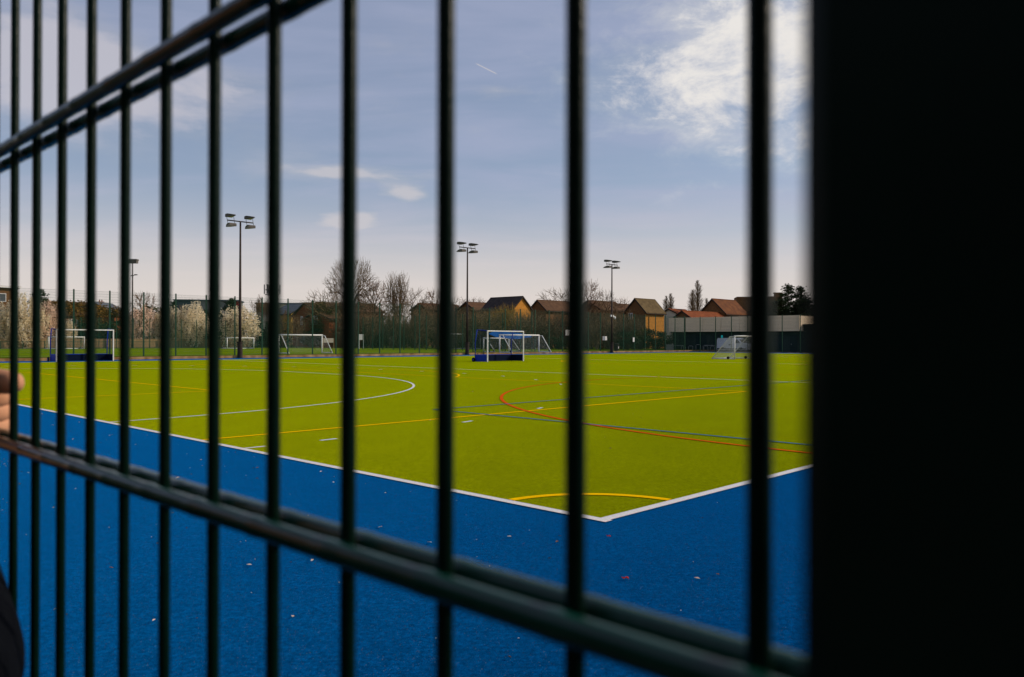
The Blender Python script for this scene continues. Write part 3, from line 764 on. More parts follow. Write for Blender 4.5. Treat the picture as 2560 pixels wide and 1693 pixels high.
# small signs, bin
M_sign = mat('pale_sign', (.62, .60, .58), .5, (.68, .66, .64), 3)
def board(label, u, v0, v1, wpx, Y, m=M_sign, legs=True, rz=TH*.6, name='notice_board'):
    z0, z1 = ZV(v1, Y, u), ZV(v0, Y, u); w_ = wpx*Y/F
    o = thing(name, label, 'sign', WX(u, Y, ZF if legs else 0), rz)
    zg = ZF if legs else 0
    mb = MB(); mb.box(-w_/2, -.02, z0 - zg, w_/2, .02, z1 - zg); mb.obj('panel', m, o, bevel=.01)
    if legs:
        for x in (-w_/2 - .05, w_/2 + .05):
            mb = MB(); mb.box(x-.05, -.03, 0, x+.05, .03, z1 - zg + .02); mb.obj('leg', M_white if m is M_sign else M_tim, o)
    else:
        mb = MB()
        for x in (-w_/2+.1, w_/2-.1): mb.box(x-.02, .021, z0+.05, x+.02, .05, z1-.05)
        mb.obj('fixing_strap', M_fascia, o)
    return o
board('small white notice board on two white legs in the park', 903, 836, 850, 9, 128)
board('low tan board on posts beyond the second field', 821, 846, 857, 25, 118, mat('tan_board', (.5, .42, .34), .7, (.55, .47, .38), 3))
for (lab, u, v0, v1, w_) in (('grey notice fixed on the far fence right of the hockey goal', 1420, 825, 839, 20),
                            ('wide pale notice low on the far fence left of the third floodlight', 1512, 841, 851, 17),
                            ('small upright pale notice on the far fence right of the third floodlight', 1584, 844, 855, 7)):
    q = on_line(u, A_F - .12); o = board(lab, u, v0, v1, w_, q.y, legs=False, rz=TH); o.location = (q.x, q.y, 0)
bn = thing('litter_bin', 'dark litter bin with a pale emblem at the foot of the third floodlight', 'bin', on_line(1541, 60.4) + Vector((0, 0, ZF)), TH)
mb = MB(); mb.tube([(0, 0, 0), (0, 0, .85)], [.30, .34], 14); mb.tube([(0, 0, .851), (0, 0, .95), (0, 0, 1.0)], [.36, .34, .2], 14); mb.obj('body', M_fascia, bn)
mb = MB(); mb.box(-.09, -.36, .32, .09, -.345, .62); mb.obj('emblem', M_sign, bn)

# ------------------------------------------------------------------ vegetation
M_bark  = mat('grey_brown_bark', (.075, .050, .030), .9, (.12, .085, .055), 3)
M_twig  = mat('brown_twigs', (.135, .088, .046), .9, (.20, .138, .074), .8)
M_twigr = mat('reddish_twigs', (.135, .072, .036), .9, (.195, .105, .055), .8)
M_twigy = mat('golden_twigs', (.26, .16, .03), .9, (.34, .22, .05), .8)
M_birch = mat('pale_birch_bark', (.42, .36, .31), .8, (.30, .24, .20), 5)
M_blos  = mat('cream_blossom', (.82, .68, .44), .8, (.95, .84, .63), .7, trans=.5)
M_blosp = mat('pinkish_blossom', (.82, .58, .42), .8, (.93, .73, .57), .7, trans=.5)
M_leafd = mat('dark_evergreen_leaf', (.010, .024, .008), .7, (.026, .044, .012), .6)
M_leafm = mat('mid_green_leaf', (.035, .055, .014), .8, (.065, .09, .022), .6, trans=.15)
M_leafb = mat('brown_bud_leaf', (.13, .066, .010), .85, (.20, .108, .018), .6, trans=.15)
M_leafo = mat('olive_leaf', (.050, .044, .008), .85, (.095, .078, .014), .6, trans=.1)

def rnd_dir(rg): 
    z = rg.uniform(-1, 1); t = rg.uniform(0, 2*math.pi); r = math.sqrt(1-z*z); return Vector((r*math.cos(t), r*math.sin(t), z))
def branch_tree(seed, h, spread=.55, trunk=.3, depth=6, upright=.25, r0=None, stems=1, lean=0.0, kids=(2, 3), twig_r=.012, first=.28):
    """returns (trunk MB, twigs MB, tips)"""
    rg = random.Random(seed); T = MB(); Tw = MB(); tips = []
    r0 = r0 or h*.018
    def grow(p, d, L, r, dep):
        n = 3 if dep > 1 else 2
        pts = [p]; q = p; dd = d.copy()
        if dep <= 2: n = 2
        for i in range(n):
            dd = (dd + rnd_dir(rg)*.16 + Vector((0, 0, upright*.22))).normalized(); q = q + dd*(L/n); pts.append(q)
        re = max(r*.62, twig_r*.7)
        rads = [r + (re - r)*i/n for i in range(n+1)]
        big = dep >= depth - 2
        (T if big else Tw).tube(pts, rads, 7 if dep == depth else (5 if big else 3), False)
        if dep <= 0:
            tips.append(q); return
        k = rg.randint(*kids) + (1 if dep >= 2 and rg.random() < .45 else 0)
        for j in range(k):
            at = pts[-1] if j == 0 else pts[rg.randint(max(1, n-2), n)].lerp(pts[-1], rg.random()*.5)
            ax = rnd_dir(rg); side = (ax - dd*ax.dot(dd)).normalized()
            ang = spread * (rg.uniform(.25, .6) if j == 0 else rg.uniform(.7, 1.25))
            nd = (dd*math.cos(ang) + side*math.sin(ang) + Vector((0, 0, upright*.35))).normalized()
            grow(at, nd, L*rg.uniform(.66, .86), max(re*rg.uniform(.72, .95), twig_r), dep-1)
    tot = sum(.77**i for i in range(depth+1))
    L0 = h/tot*1.06
    for s in range(stems):
        an = 2*math.pi*s/max(1, stems) + rg.random()
        d = Vector((math.cos(an)*lean, math.sin(an)*lean, 1)).normalized()
        grow(Vector((math.cos(an)*.15*(stems > 1), math.sin(an)*.15*(stems > 1), 0)), d, L0*(1 if stems == 1 else rg.uniform(.8, 1)), r0, depth)
    return T, Tw, tips
def norm_h(T, Tw, h, wr=None):
    vs = Tw.v or T.v
    zs = sorted(v[2] for v in vs)[int(len(vs)*.998)]; k = h/zs; w = k
    if wr:
        rr = sorted(math.hypot(v[0], v[1]) for v in vs)[int(len(vs)*.95)]; w = wr*h/rr
    for mb in (T, Tw):
        mb.v = [(x*(k + (w-k)*min(1, z*k/(h*.25))), y*(k + (w-k)*min(1, z*k/(h*.25))), z*k) for x, y, z in mb.v]
    return k
def leaf_cloud(mb, rg, c, r, n, s0, s1):
    c = Vector(c)
    for _ in range(n):
        d = rnd_dir(rg); p = c + Vector((d.x*r[0], d.y*r[1], d.z*r[2]))*(rg.random()**.45)
        s = rg.uniform(s0, s1); a = rnd_dir(rg)*s; b = rnd_dir(rg).cross(a).normalized()*s*rg.uniform(.4, .8)
        mb.quad(p-a, p-b, p+a, p+b)

def fan_tree(seed, npts, shape, r0, twig=.014, first=.22, step=.42, jit=.05):
    """limbs that fan out to points scattered through a crown; shape(rg) gives one point"""
    rg = random.Random(seed); T = MB(); Tw = MB()
    pts = [shape(rg) for _ in range(npts)]
    N0 = len(pts)
    def rad(n): return max(twig, r0*(n/N0)**.47)
    def rec(p, ps, d0, dep):
        n = len(ps)
        c = sum(ps, Vector())/n
        if n == 1:
            q = c; m = p.lerp(q, .5) + rnd_dir(rg)*jit*(q-p).length
            Tw.tube([p, m, q], [rad(1), twig*.8, twig*.45], 3, False); return
        L = (c - p).length
        q = p + (c - p)*step*rg.uniform(.8, 1.15) + rnd_dir(rg)*jit*L
        if dep < 3: q = q*.6 + (p + d0*(q-p).length)*.4
        d = (q - p); dl = max(d.length, 1e-6); d = d/dl
        m = p.lerp(q, .5) + rnd_dir(rg)*jit*.7*dl
        (T if n > N0/60 else Tw).tube([p, m, q], [rad(n)*1.05, rad(n), rad(n)*.88], 6 if n > N0/60 else 3, False)
        ax = rnd_dir(rg); ax = ax - d*ax.dot(d)*.75
        ps.sort(key=lambda v: (v - q).dot(ax))
        if n > 40 and rg.random() < .35:
            k1 = int(n*rg.uniform(.28, .38)); k2 = int(n*rg.uniform(.62, .72)); parts = (ps[:k1], ps[k1:k2], ps[k2:])
        else:
            k = min(n-1, max(1, int(n*rg.uniform(.32, .68)))); parts = (ps[:k], ps[k:])
        for part in parts: rec(q, part, d, dep+1)
    return T, Tw, pts, rec
def crown_shape(cx, zc, rx, rz, shell=.45, flat=1.0):
    def f(rg):
        d = rnd_dir(rg); k = rg.random()**shell
        lump = 1 + .10*math.sin(4*math.atan2(d.y, d.x) + 9*d.z) + .06*math.sin(11*d.z)
        return Vector((cx + d.x*rx*k*lump, d.y*rx*k*lump, zc + d.z*rz*k*lump))
    return f
def proto_fan(key, seed, h, npts, zc, rx, rz, r0, clear, stems=1, twig=M_twig, bark=M_bark, tw=.014, shell=.4, sp=.3):
    e = bpy.data.objects.new('bare_tree', None); COL.objects.link(e)
    TT, WW = MB(), MB(); rg = random.Random(seed)
    for k in range(stems):
        an = 6.283*k/max(1, stems) + rg.random(); off = Vector((math.cos(an), math.sin(an), 0))*(sp if stems > 1 else 0)
        f0 = crown_shape(0, h*zc, rx, rz, shell)
        def f(r_, f0=f0, off=off):
            p = f0(r_)
            if stems > 1: p = p*.72 + Vector((off.x*rx/sp*.30, off.y*rx/sp*.30, p.z*.28))
            return p
        T, Tw, pts, rec = fan_tree(seed + 17*k, npts//stems, f, r0, tw)
        b0 = off*.4; top = Vector((off.x*.8, off.y*.8, clear)) + rnd_dir(rg)*.1
        T.tube([b0, b0.lerp(top, .5) + rnd_dir(rg)*.05, top], [r0*1.35, r0*1.1, r0], 8, False)
        rec(top, pts, Vector((off.x*.2, off.y*.2, 1)).normalized(), 0)
        for src, dst in ((T, TT), (Tw, WW)):
            i = len(dst.v); dst.v += src.v; dst.f += [tuple(i+q for q in f_) for f_ in src.f]
    TT.obj('trunk', bark, e, True); WW.obj('crown', twig, e); PROTO[key] = (e, h)
PROTO = {}
def veg(key, name, label, cat, loc, h, rz=None, group=None, wide=1.0):
    """first use of a key makes the plant, later uses copy it and its parts"""
    src, base_h = PROTO[key]
    if src.get('label') is None: o = src
    else: o = copy_tree(src)
    o.name = name; o.location = loc; k = h/base_h; o.scale = (k*wide, k*wide, k)
    o.rotation_euler = (0, 0, random.uniform(0, 6.28) if rz is None else rz)
    for q in ('label', 'category', 'group'):
        if q in o.keys(): del o[q]
    return tag(o, label, cat, group)
def proto_bare(key, seed, h, twig=M_twig, bark=M_bark, wr=None, **kw):
    T, Tw, tips = branch_tree(seed, h, **kw); norm_h(T, Tw, h, wr)
    e = bpy.data.objects.new('bare_tree', None); COL.objects.link(e)
    T.obj('trunk', bark, e, True); Tw.obj('crown', twig, e)
    PROTO[key] = (e, h)
proto_fan('big', 11, 18, 3800, .63, 5.2, 6.6, .42, 4.0, tw=.020, shell=.36)
proto_fan('multi', 5, 11, 1500, .60, 2.3, 4.6, .10, 2.2, stems=6, tw=.019, shell=.36)
proto_fan('mid', 23, 9, 800, .62, 3.0, 3.4, .16, 2.0, tw=.019, shell=.36)
proto_fan('mid2', 31, 9, 800, .62, 2.3, 3.4, .15, 2.0, tw=.019, twig=M_twigr, shell=.36)
proto_bare('birch', 41, 10, depth=6, spread=.40, upright=.35, kids=(2, 3), twig_r=.018, r0=.14, bark=M_birch, twig=M_twigr, stems=2, lean=.15, wr=.2)
proto_fan('willow', 47, 7, 900, .55, 2.2, 3.2, .06, .6, stems=6, tw=.02, twig=M_twigy, bark=M_twigy)
proto_fan('shrub', 53, 6, 420, .52, 2.1, 2.9, .06, .5, stems=6, tw=.022)
proto_fan('shrub2', 57, 6, 420, .55, 1.8, 2.7, .07, .9, stems=3, tw=.022, twig=M_twigr)
# poplar: narrow upright
def poplar():
    rg = random.Random(3); T = MB(); Tw = MB(); h = 12
    T.tube([(0, 0, 0), (.05, 0, 4), (0, .05, 8), (0, 0, h)], [.22, .16, .1, .02], 6, False)
    for i in range(230):
        z = 1.4 + (h-1.8)*(i/230)**1.05; an = rg.uniform(0, 6.28); k = math.sin(min(1, (z-.8)/3.2)*1.57)*(1-(z/h)**2.2)+.12
        L = 2.3*k*rg.uniform(.7, 1.15); d = Vector((math.cos(an)*.42, math.sin(an)*.42, 1)).normalized(); p = Vector((0, 0, z)); q = p + d*L
        Tw.tube([p, p.lerp(q, .5) + rnd_dir(rg)*.06, q], [.03, .02, .013], 3, False)
        for _ in range(3):
            s = p.lerp(q, rg.uniform(.3, .9)); e = s + (d + rnd_dir(rg)*.5).normalized()*L*.4; Tw.tube([s, e], [.015, .011], 3, False)
    e = bpy.data.objects.new('poplar_tree', None); COL.objects.link(e); T.obj('trunk', M_bark, e); Tw.obj('crown', M_twig, e); PROTO['poplar'] = (e, h)
poplar()
def blossom(key, seed, bm, h=7.5):
    rg = random.Random(seed)
    T, Tw, tips = branch_tree(seed, h, depth=5, spread=.62, upright=.16, kids=(2, 3), twig_r=.016, r0=.13, stems=2, lean=.3); k = norm_h(T, Tw, h*.94)
    e = bpy.data.objects.new('blossom_tree', None); COL.objects.link(e)
    T.obj('trunk', M_bark, e); Tw.obj('crown', M_twigr, e)
    Bl = MB(); Lf = MB()
    cl = []
    for i in range(420):
        d = rnd_dir(rg); rr = rg.random()**.33
        w_ = h*.44*(1 + .16*math.sin(3*math.atan2(d.y, d.x)+seed) + .12*math.sin(5*d.z+seed))
        p = Vector((d.x*w_*rr, d.y*w_*rr, h*.52 + d.z*h*.47*rr)); cl.append(p)
    for p in cl:
        up = Vector((rg.uniform(-.3, .3), rg.uniform(-.3, .3), 1)).normalized()
        n = rg.randint(14, 24)
        for _ in range(n):
            c = p + up*rg.uniform(-.55, .55) + rnd_dir(rg)*.22
            s = rg.uniform(.07, .13); a = rnd_dir(rg)*s; b = rnd_dir(rg).cross(a).normalized()*s
            (Bl if rg.random() < .93 else Lf).quad(c-a, c-b, c+a, c+b)
    Bl.obj('blossom', bm, e); Lf.obj('foliage', M_leafo, e)
    PROTO[key] = (e, h)
blossom('blo1', 61, M_blos); blossom('blo2', 67, M_blosp); blossom('blo3', 71, M_blos)
def conifer(key, seed, h=12, spires=((0, 0, 1.0),), w=.30):
    rg = random.Random(seed); T = MB(); Lv = MB()
    for (x, y, k) in spires:
        hh = h*k; T.tube([(x, y, 0), (x, y, hh*.97)], [.24, .03], 6, False)
        for i in range(int(150*k)):
            t = (i/(150*k)); z = hh*(.08 + .9*t); L = hh*w*(1-t)**.8*rg.uniform(.65, 1.2) + .25; an = rg.uniform(0, 6.28)
            d = Vector((math.cos(an), math.sin(an), rg.uniform(-.1, .35)))
            q = Vector((x, y, z)) + d*L; T.tube([(x, y, z), q], [.05, .015], 3, False)
            m = int(26 + 40*(1-t))
            for _ in range(m):
                s = rg.uniform(.15, 1.05); c = Vector((x, y, z)).lerp(q, s) + Vector((rg.gauss(0, .22), rg.gauss(0, .22), rg.gauss(-.05, .16)))
                sz = rg.uniform(.09, .2); a = (d + rnd_dir(rg)*.7).normalized()*sz; b = rnd_dir(rg).cross(a).normalized()*sz*.45; Lv.quad(c-a, c-b, c+a, c+b)
    e = bpy.data.objects.new('conifer_tree', None); COL.objects.link(e); T.obj('trunk', M_bark, e); Lv.obj('crown', M_leafd, e); PROTO[key] = (e, h)
conifer('con', 81, 12, ((0, 0, 1.0), (1.9, .3, .97), (-1.9, .6, .60), (3.7, 0, .66), (-.6, -.9, .66), (1.0, -.6, .66), (2.8, -.7, .6), (-3.0, 0, .46)), .24)
conifer('con1', 83, 10)
def bush(key, seed, lm, h=5, w=2.2, n=26, twigs=True):
    rg = random.Random(seed); Lv = MB(); T = MB()
    for i in range(n):
        an = rg.uniform(0, 6.28); rr = w*math.sqrt(rg.random())*.8; z = h*rg.uniform(.12, .9); k = .75 + .4*(1-abs(z/h-.45))
        c = (math.cos(an)*rr*k, math.sin(an)*rr*k, z)
        T.tube([(math.cos(an)*.2, math.sin(an)*.2, 0), Vector(c)*.6, c], [.06, .04, .015], 4, False)
        leaf_cloud(Lv, rg, c, (w*.34, w*.34, h*.13), 120, .07, .16)
    e = bpy.data.objects.new('bush', None); COL.objects.link(e); T.obj('trunk', M_bark, e); Lv.obj('crown', lm, e); PROTO[key] = (e, h)
bush('bdark', 91, M_leafd); bush('bmid', 93, M_leafm); bush('bbrown', 95, M_leafb); bush('bolive', 97, M_leafo)
# ivy-clad trunk tree: olive foliage on a tall frame
bush('ivy', 99, M_leafo, 9, 2.6, 46)

def at(u, vtop, Y): return WX(u, Y, ZF), ZV(vtop, Y, u) - ZF
def plant(key, name, label, cat, u, vtop, Y, group=None, wide=1.0, rz=None):
    p, h = at(u, vtop, Y); return veg(key, name, label, cat, p, h, rz, group, wide)
BT = 'bare trees beyond the pitch'; BL = 'white blossom trees along the left side'; BU = 'bushes behind the far fences'; PO = 'bare poplars above the roofs'; CO = 'dark conifers beyond the pitch'
plant('big', 'bare_tree', 'largest bare tree, with a broad round crown left of centre', 'tree', 878, 633, 152, BT, 1.02, .4)
plant('multi', 'bare_tree', 'many stemmed upright bare tree right of the largest bare tree', 'tree', 993, 674, 150, BT, 1.0, .3)
plant('mid', 'bare_tree', 'low spreading bare tree at the left foot of the largest bare tree', 'tree', 815, 716, 146, BT, 1.35)
plant('mid2', 'bare_tree', 'reddish bare tree filling the gap between the largest and the upright bare tree', 'tree', 938, 692, 154, BT, 1.15)
plant('mid', 'bare_tree', 'open bare tree just right of the upright many stemmed tree', 'tree', 1040, 712, 156, BT, .9)
plant('mid2', 'bare_tree', 'thin bare tree above the brown roof left of the middle floodlight', 'tree', 1086, 716, 158, BT, 1.1)
plant('mid', 'bare_tree', 'faint bare tree directly behind the middle floodlight pole', 'tree', 1140, 735, 172, BT, 1.2)
plant('mid2', 'bare_tree', 'small bare tree between the middle floodlight pole and the dark roof', 'tree', 1190, 738, 172, BT, 1.2)
plant('mid', 'bare_tree', 'bare tree above the roof right of the golden gable', 'tree', 1392, 712, 170, BT, 1.25)
plant('mid2', 'bare_tree', 'tall bare tree left of the third floodlight, behind the roofs', 'tree', 1474, 692, 160, BT, .95)
plant('mid', 'bare_tree', 'thinner bare tree just left of the third floodlight pole', 'tree', 1510, 716, 160, BT, .8)
plant('mid2', 'bare_tree', 'wispy bare tree right of the third floodlight pole', 'tree', 1556, 738, 170, BT, .9)
plant('birch', 'bare_tree', 'pale stemmed birch right of the round white blossom tree', 'tree', 640, 738, 149, BT, 1.0)
plant('birch', 'bare_tree', 'reddish twigged birch under the phone mast', 'tree', 662, 748, 152, BT, 1.2)
plant('mid2', 'bare_tree', 'reddish bare tree before the yellow building and its grey roof', 'tree', 706, 768, 142, BT, 1.5)
plant('mid', 'bare_tree', 'low bare tree at the left corner of the red brick house', 'tree', 742, 784, 140, BT, 1.0)
plant('mid2', 'bare_tree', 'yellow brown bare tree behind the pinkish blossom beside the distant mast', 'tree', 357, 724, 149, BT, 1.3)
plant('mid', 'bare_tree', 'bare tree peeping above the grey flat roofed building', 'tree', 486, 741, 205, BT, 1.2)
plant('mid', 'bare_tree', 'bare shrub like tree above the rust roof, at its right end', 'tree', 1853, 748, 172, BT, .8)
plant('poplar', 'poplar_tree', 'tallest narrow poplar between the orange roofs', 'tree', 1744, 700, 165, PO, 1.25)
plant('poplar', 'poplar_tree', 'shorter poplar touching the right side of the tallest poplar', 'tree', 1730, 724, 168, PO, 1.3)
plant('poplar', 'poplar_tree', 'left poplar of the close pair above the small orange roof', 'tree', 1665, 739, 180, PO, 1.3)
plant('poplar', 'poplar_tree', 'right poplar of the close pair above the small orange roof', 'tree', 1677, 733, 180, PO, 1.3)
plant('poplar', 'poplar_tree', 'small poplar tucked against the gable of the rust roofed house', 'tree', 1767, 745, 172, PO, 1.2)
plant('con', 'conifer_tree', 'big dark conifer with two ragged tops at the far right', 'tree', 1970, 708, 135, CO, 1.3, .0)
plant('con1', 'conifer_tree', 'low broad dark conifer under the brick block at the far right', 'tree', 1946, 748, 133, CO, 2.0)
plant('con1', 'conifer_tree', 'low dark conifer touching the blurred post at the far right', 'tree', 2012, 745, 133, CO, 2.0)
plant('con1', 'conifer_tree', 'dark cedar like conifer beside the brick flats', 'tree', 98, 722, 134, CO, 1.25)
plant('con1', 'conifer_tree', 'dark conifer poking up behind the round white blossom tree', 'tree', 578, 745, 163, CO, 1.35)
plant('con1', 'conifer_tree', 'small dark conifer at the left end of the grey flat roofed building', 'tree', 432, 752, 163, CO, 1.1)
# blossom
plant('blo1', 'blossom_tree', 'white blossom tree at the very left edge of the picture', 'tree', 6, 757, 119, BL, 1.0)
plant('blo3', 'blossom_tree', 'tall white blossom tree in front of the brick flats', 'tree', 62, 737, 119, BL, .85)
plant('blo2', 'blossom_tree', 'pinkish blossom tree left of the left hockey goal', 'tree', 118, 757, 123, BL, .75)
plant('blo2', 'blossom_tree', 'pinkish white blossom tree beside the distant slim mast', 'tree', 352, 767, 135, BL, .95)
plant('blo1', 'blossom_tree', 'narrow white blossom tree left of the first thick bush', 'tree', 430, 768, 137, BL, .85)
plant('blo3', 'blossom_tree', 'white blossom tree in front of the grey flat roofed building', 'tree', 484, 756, 137, BL, .8)
plant('blo1', 'blossom_tree', 'large round white blossom tree behind the tallest floodlight pole', 'tree', 600, 767, 139, BL, 1.2)
plant('blo1', 'blossom_tree', 'small white blossom shrub far off in the middle of the park', 'tree', 938, 820, 150, BL, .9)
plant('blo3', 'blossom_tree', 'low white blossom sprig under the terrace roof', 'tree', 172, 800, 131, BL, .6)
# bushes
for (key, lab, u, vt, Y, wd) in (
    ('bbrown', 'brown budding bush in front of the terrace, behind the hockey goal crossbar', 190, 750, 147, 1.3),
    ('bbrown', 'golden brown bush right of the terrace chimney', 258, 764, 145, 1.35),
    ('bolive', 'olive bush behind the pinkish blossom by the distant mast', 388, 752, 151, 1.2),
    ('bdark', 'dark green bush between two white blossom trees', 512, 766, 143, .9),
    ('bdark', 'dark green hedge bush under the terrace window', 278, 793, 141, 1.5),
    ('bdark', 'dark green bush behind the left hockey goal', 186, 802, 141, 1.4),
    ('bdark', 'dark bush below the reddish birches', 668, 790, 151, 1.2),
    ('bmid', 'green bush at the foot of the round blossom tree', 560, 815, 145, 1.4),
    ('ivy', 'ivy covered tree right of the red brick house', 806, 750, 146, .9),
    ('ivy', 'second ivy covered tree, touching the largest bare tree', 842, 762, 151, .8),
    ('bdark', 'dark green shrub at the corner of the red brick house', 778, 815, 144, 1.3),
    ('bdark', 'dark green hedge bush under the golden brick house', 1640, 818, 126, 1.6),
    ('bolive', 'olive hedge bush left of the golden brick house', 1600, 815, 126, 1.5),
    ('bdark', 'dark hedge bush right of the third floodlight pole', 1568, 822, 122, 1.4),
    ('bdark', 'dark bush at the left end of the pavilion', 1664, 826, 124, .9),
    ('bdark', 'dark bush behind the fence right of the hockey goal', 1398, 838, 122, 1.3),
    ('bdark', 'dark bush at the far right beyond the pavilion', 2015, 764, 128, 1.5)):
    plant(key, 'bush', lab, 'bush', u, vt, Y, BU, wd)
plant('willow', 'bush', 'golden twigged willow bush below the golden gable', 'bush', 1268, 756, 128, BU, 1.2)
plant('willow', 'bush', 'golden twigged bush left of the golden willow', 'bush', 1236, 775, 130, BU, 1.1)
# thicket: individual shrubs that read as one brown belt
rg = random.Random(404)
TH_L = 'bare brown shrub in the dense thicket behind the far fences'
for i in range(58):
    u = 860 + 740*(i + rg.random()*.8)/58
    Y = (142 if u < 1110 else 128) + rg.uniform(-5, 9)
    vt = rg.uniform(762, 800)
    plant(rg.choice(('shrub', 'shrub2', 'shrub', 'mid')), 'shrub', TH_L, 'shrub', u, vt, Y, 'thicket shrubs', rg.uniform(1.0, 1.5))
# dense undergrowth at their feet: one mass
ug = MB(); rg = random.Random(9)
for i in range(420):
    u = 850 + 760*rg.random(); Y = (146 if u < 1110 else 132) + rg.uniform(0, 12); p = WX(u, Y, ZF)
    hh = rg.uniform(1.5, 6.2)
    leaf_cloud(ug, rg, (p.x, p.y, ZF + hh*.5), (1.3, 1.3, hh*.5), 70, .10, .24)
M_under = mat('brown_undergrowth', (.048, .034, .010), .9, (.150, .098, .032), .22)
o = ug.obj('undergrowth', M_under); tag(o, 'dense brown undergrowth at the foot of the thicket', 'undergrowth', kind='stuff')
# distant tree belt left behind houses
ug = MB()
for i in range(150):
    u = -60 + 1000*rg.random(); Y = 158 + rg.uniform(0, 12); p = WX(u, Y, ZF); hh = rg.uniform(2, 5)
    leaf_cloud(ug, rg, (p.x, p.y, ZF + hh*.5), (2.0, 2.0, hh*.5), 60, .12, .26)
o = ug.obj('far_hedge', M_leafo); tag(o, 'olive hedge mass along the back of the park', 'hedge', kind='stuff')

hg = MB(); rg = random.Random(12)  # hedge added out of view, blocks sky light so the near fence stays dark
for i in range(210):
    p = P(-14 + 34*rg.random(), -10.6 - 1.4*rg.random()); zc = rg.uniform(.3, 6.4)
    leaf_cloud(hg, rg, (p.x, p.y, zc), (.9, .9, .8), 70, .09, .2)
shade_hedge = thing('hedge', 'unseen dark hedge added behind the camera to keep the near fence dark', 'hedge', (0, 0, 0))
hg.obj('foliage', M_leafd, shade_hedge)
mb = MB(); mb.box(-14, -.35, 0, 20, .35, 6.2); o = mb.obj('shade_hedge_core', M_leafd, shade_hedge); o.location = P(0, -11.3); o.rotation_euler = (0, 0, TH + math.pi/2)
# ------------------------------------------------------------------ litter on the blue surround
M_lit = mat('dry_leaf_litter', (.42, .33, .24), .8, (.62, .55, .46), 30)
M_litd = mat('brown_leaf_litter', (.10, .055, .03), .8, (.16, .09, .05), 30)
rg = random.Random(77)
for m_, cnt, nm, lb in ((M_lit, 330, 'leaf_litter', 'pale dry leaf stalks and petals scattered over the blue surround'), (M_litd, 200, 'twig_litter', 'small dark brown twig bits scattered over the turf')):
    mb = MB()
    for i in range(cnt):
        if rg.random() < .8: a, b_ = rg.uniform(-3, 14), rg.uniform(-5.2, -.1)
        else: a, b_ = rg.uniform(-1, 22), rg.uniform(.1, 16)
        p = P(a, b_, .013); t = rg.uniform(0, 6.28); L = rg.uniform(.003, .008) if rg.random() < .7 else rg.uniform(.012, .022); w_ = L*rg.uniform(.2, .8)
        d = Vector((math.cos(t), math.sin(t), rg.uniform(-.1, .35))); s = Vector((-math.sin(t), math.cos(t), rg.uniform(-.2, .2)))
        c = p + Vector((0, 0, .006))
        mb.quad(c - d*L - s*w_*.3, c + s*-w_ + Vector((0, 0, .002)), c + d*L, c + s*w_ + Vector((0, 0, .004)))
    o = mb.obj(nm, m_); tag(o, lb, 'leaf litter', kind='stuff'); sm = o.modifiers.new('solid', 'SOLIDIFY'); sm.thickness = .002
def ground_at(u, v):
    d = ray(u, v); return Vector((0, 0, H)) + d*(-H/d.z)
M_redl = mat('red_leaf', (.36, .02, .012), .7, (.46, .035, .02), 30)
for (u, v, s, lb) in ((1564, 1453, .021, 'larger red fallen leaf on the blue surround, nearest the camera'), (1522, 1347, .014, 'smaller red fallen leaf on the blue surround, just below the pitch corner')):
    mb = MB(); c = ground_at(u, v); c.z = .018; pts = []
    for k in range(10):
        an = 6.283*k/10; r = s*(1 if k % 2 else .55); pts.append((c.x + r*1.3*math.cos(an), c.y + r*.8*math.sin(an), .016 + .006*(k % 3)))
    mb.v.append((c.x, c.y, .022)); mb.v += pts
    for k in range(10): mb.f.append((0, 1+k, 1+(k+1) % 10))
    o = mb.obj('fallen_leaf', M_redl); tag(o, lb, 'leaf', 'red fallen leaves'); sm = o.modifiers.new('solid', 'SOLIDIFY'); sm.thickness = .0015

# ------------------------------------------------------------------ person at the fence (arm and hand in view)
M_skin = mat('skin', (.50, .235, .125), .55, (.57, .285, .16), 20)
M_jack = mat('black_jacket', (.0005, .0008, .0018), .9, (.0012, .0017, .0034), 12, bump=.4, bscale=60, spec=.05)
M_jean = mat('dark_trousers', (.012, .014, .022), .8)
M_hair = mat('dark_hair', (.02, .013, .009), .6, (.035, .022, .015), 40)
M_shoe = mat('dark_shoes', (.015, .014, .013), .6)
per = thing('person', 'person in a black jacket at the left edge, hand hooked on the fence wires', 'person', (0, 0, 0))
def skin_obj(name, chains, m, parent, sub=2, root=None):
    """chains: list of point lists [(Vector, radius), ...]; equal points are merged into one skeleton"""
    vs = []; rd = []; es = []; idx = {}
    for ch in chains:
        prev = None
        for p, r in ch:
            k = tuple(round(c, 4) for c in p)
            if k not in idx: idx[k] = len(vs); vs.append(tuple(p)); rd.append(r)
            i = idx[k]
            if prev is not None and prev != i: es.append((prev, i))
            prev = i
    me = bpy.data.meshes.new(name); me.from_pydata(vs, es, []); me.update(); me.materials.append(m)
    o = bpy.data.objects.new(name, me); COL.objects.link(o); o.parent = parent
    sk = o.modifiers.new('skin', 'SKIN'); sk.use_smooth_shade = True
    lay = me.skin_vertices[0].data if me.skin_vertices else None
    if lay is None:
        bpy.context.view_layer.objects.active = o; lay = me.skin_vertices[0].data
    for i, r in enumerate(rd):
        lay[i].radius = (r, r) if not isinstance(r, tuple) else r; lay[i].use_root = (i == (root or 0))
    sb = o.modifiers.new('sub', 'SUBSURF'); sb.levels = sub; sb.render_levels = sub
    return o
TC, NC = .77, -.20            # torso centre in the fence frame
def Q(n, t, z): return N(n, t, z)
hip = Q(NC, TC, .93); chest = Q(NC+.01, TC, 1.25); neck = Q(NC+.01, TC, 1.47); skull = Q(NC+.05, TC, 1.60)
sR_ = Q(NC, TC-.17, 1.40); sL_ = Q(NC, TC+.17, 1.40)
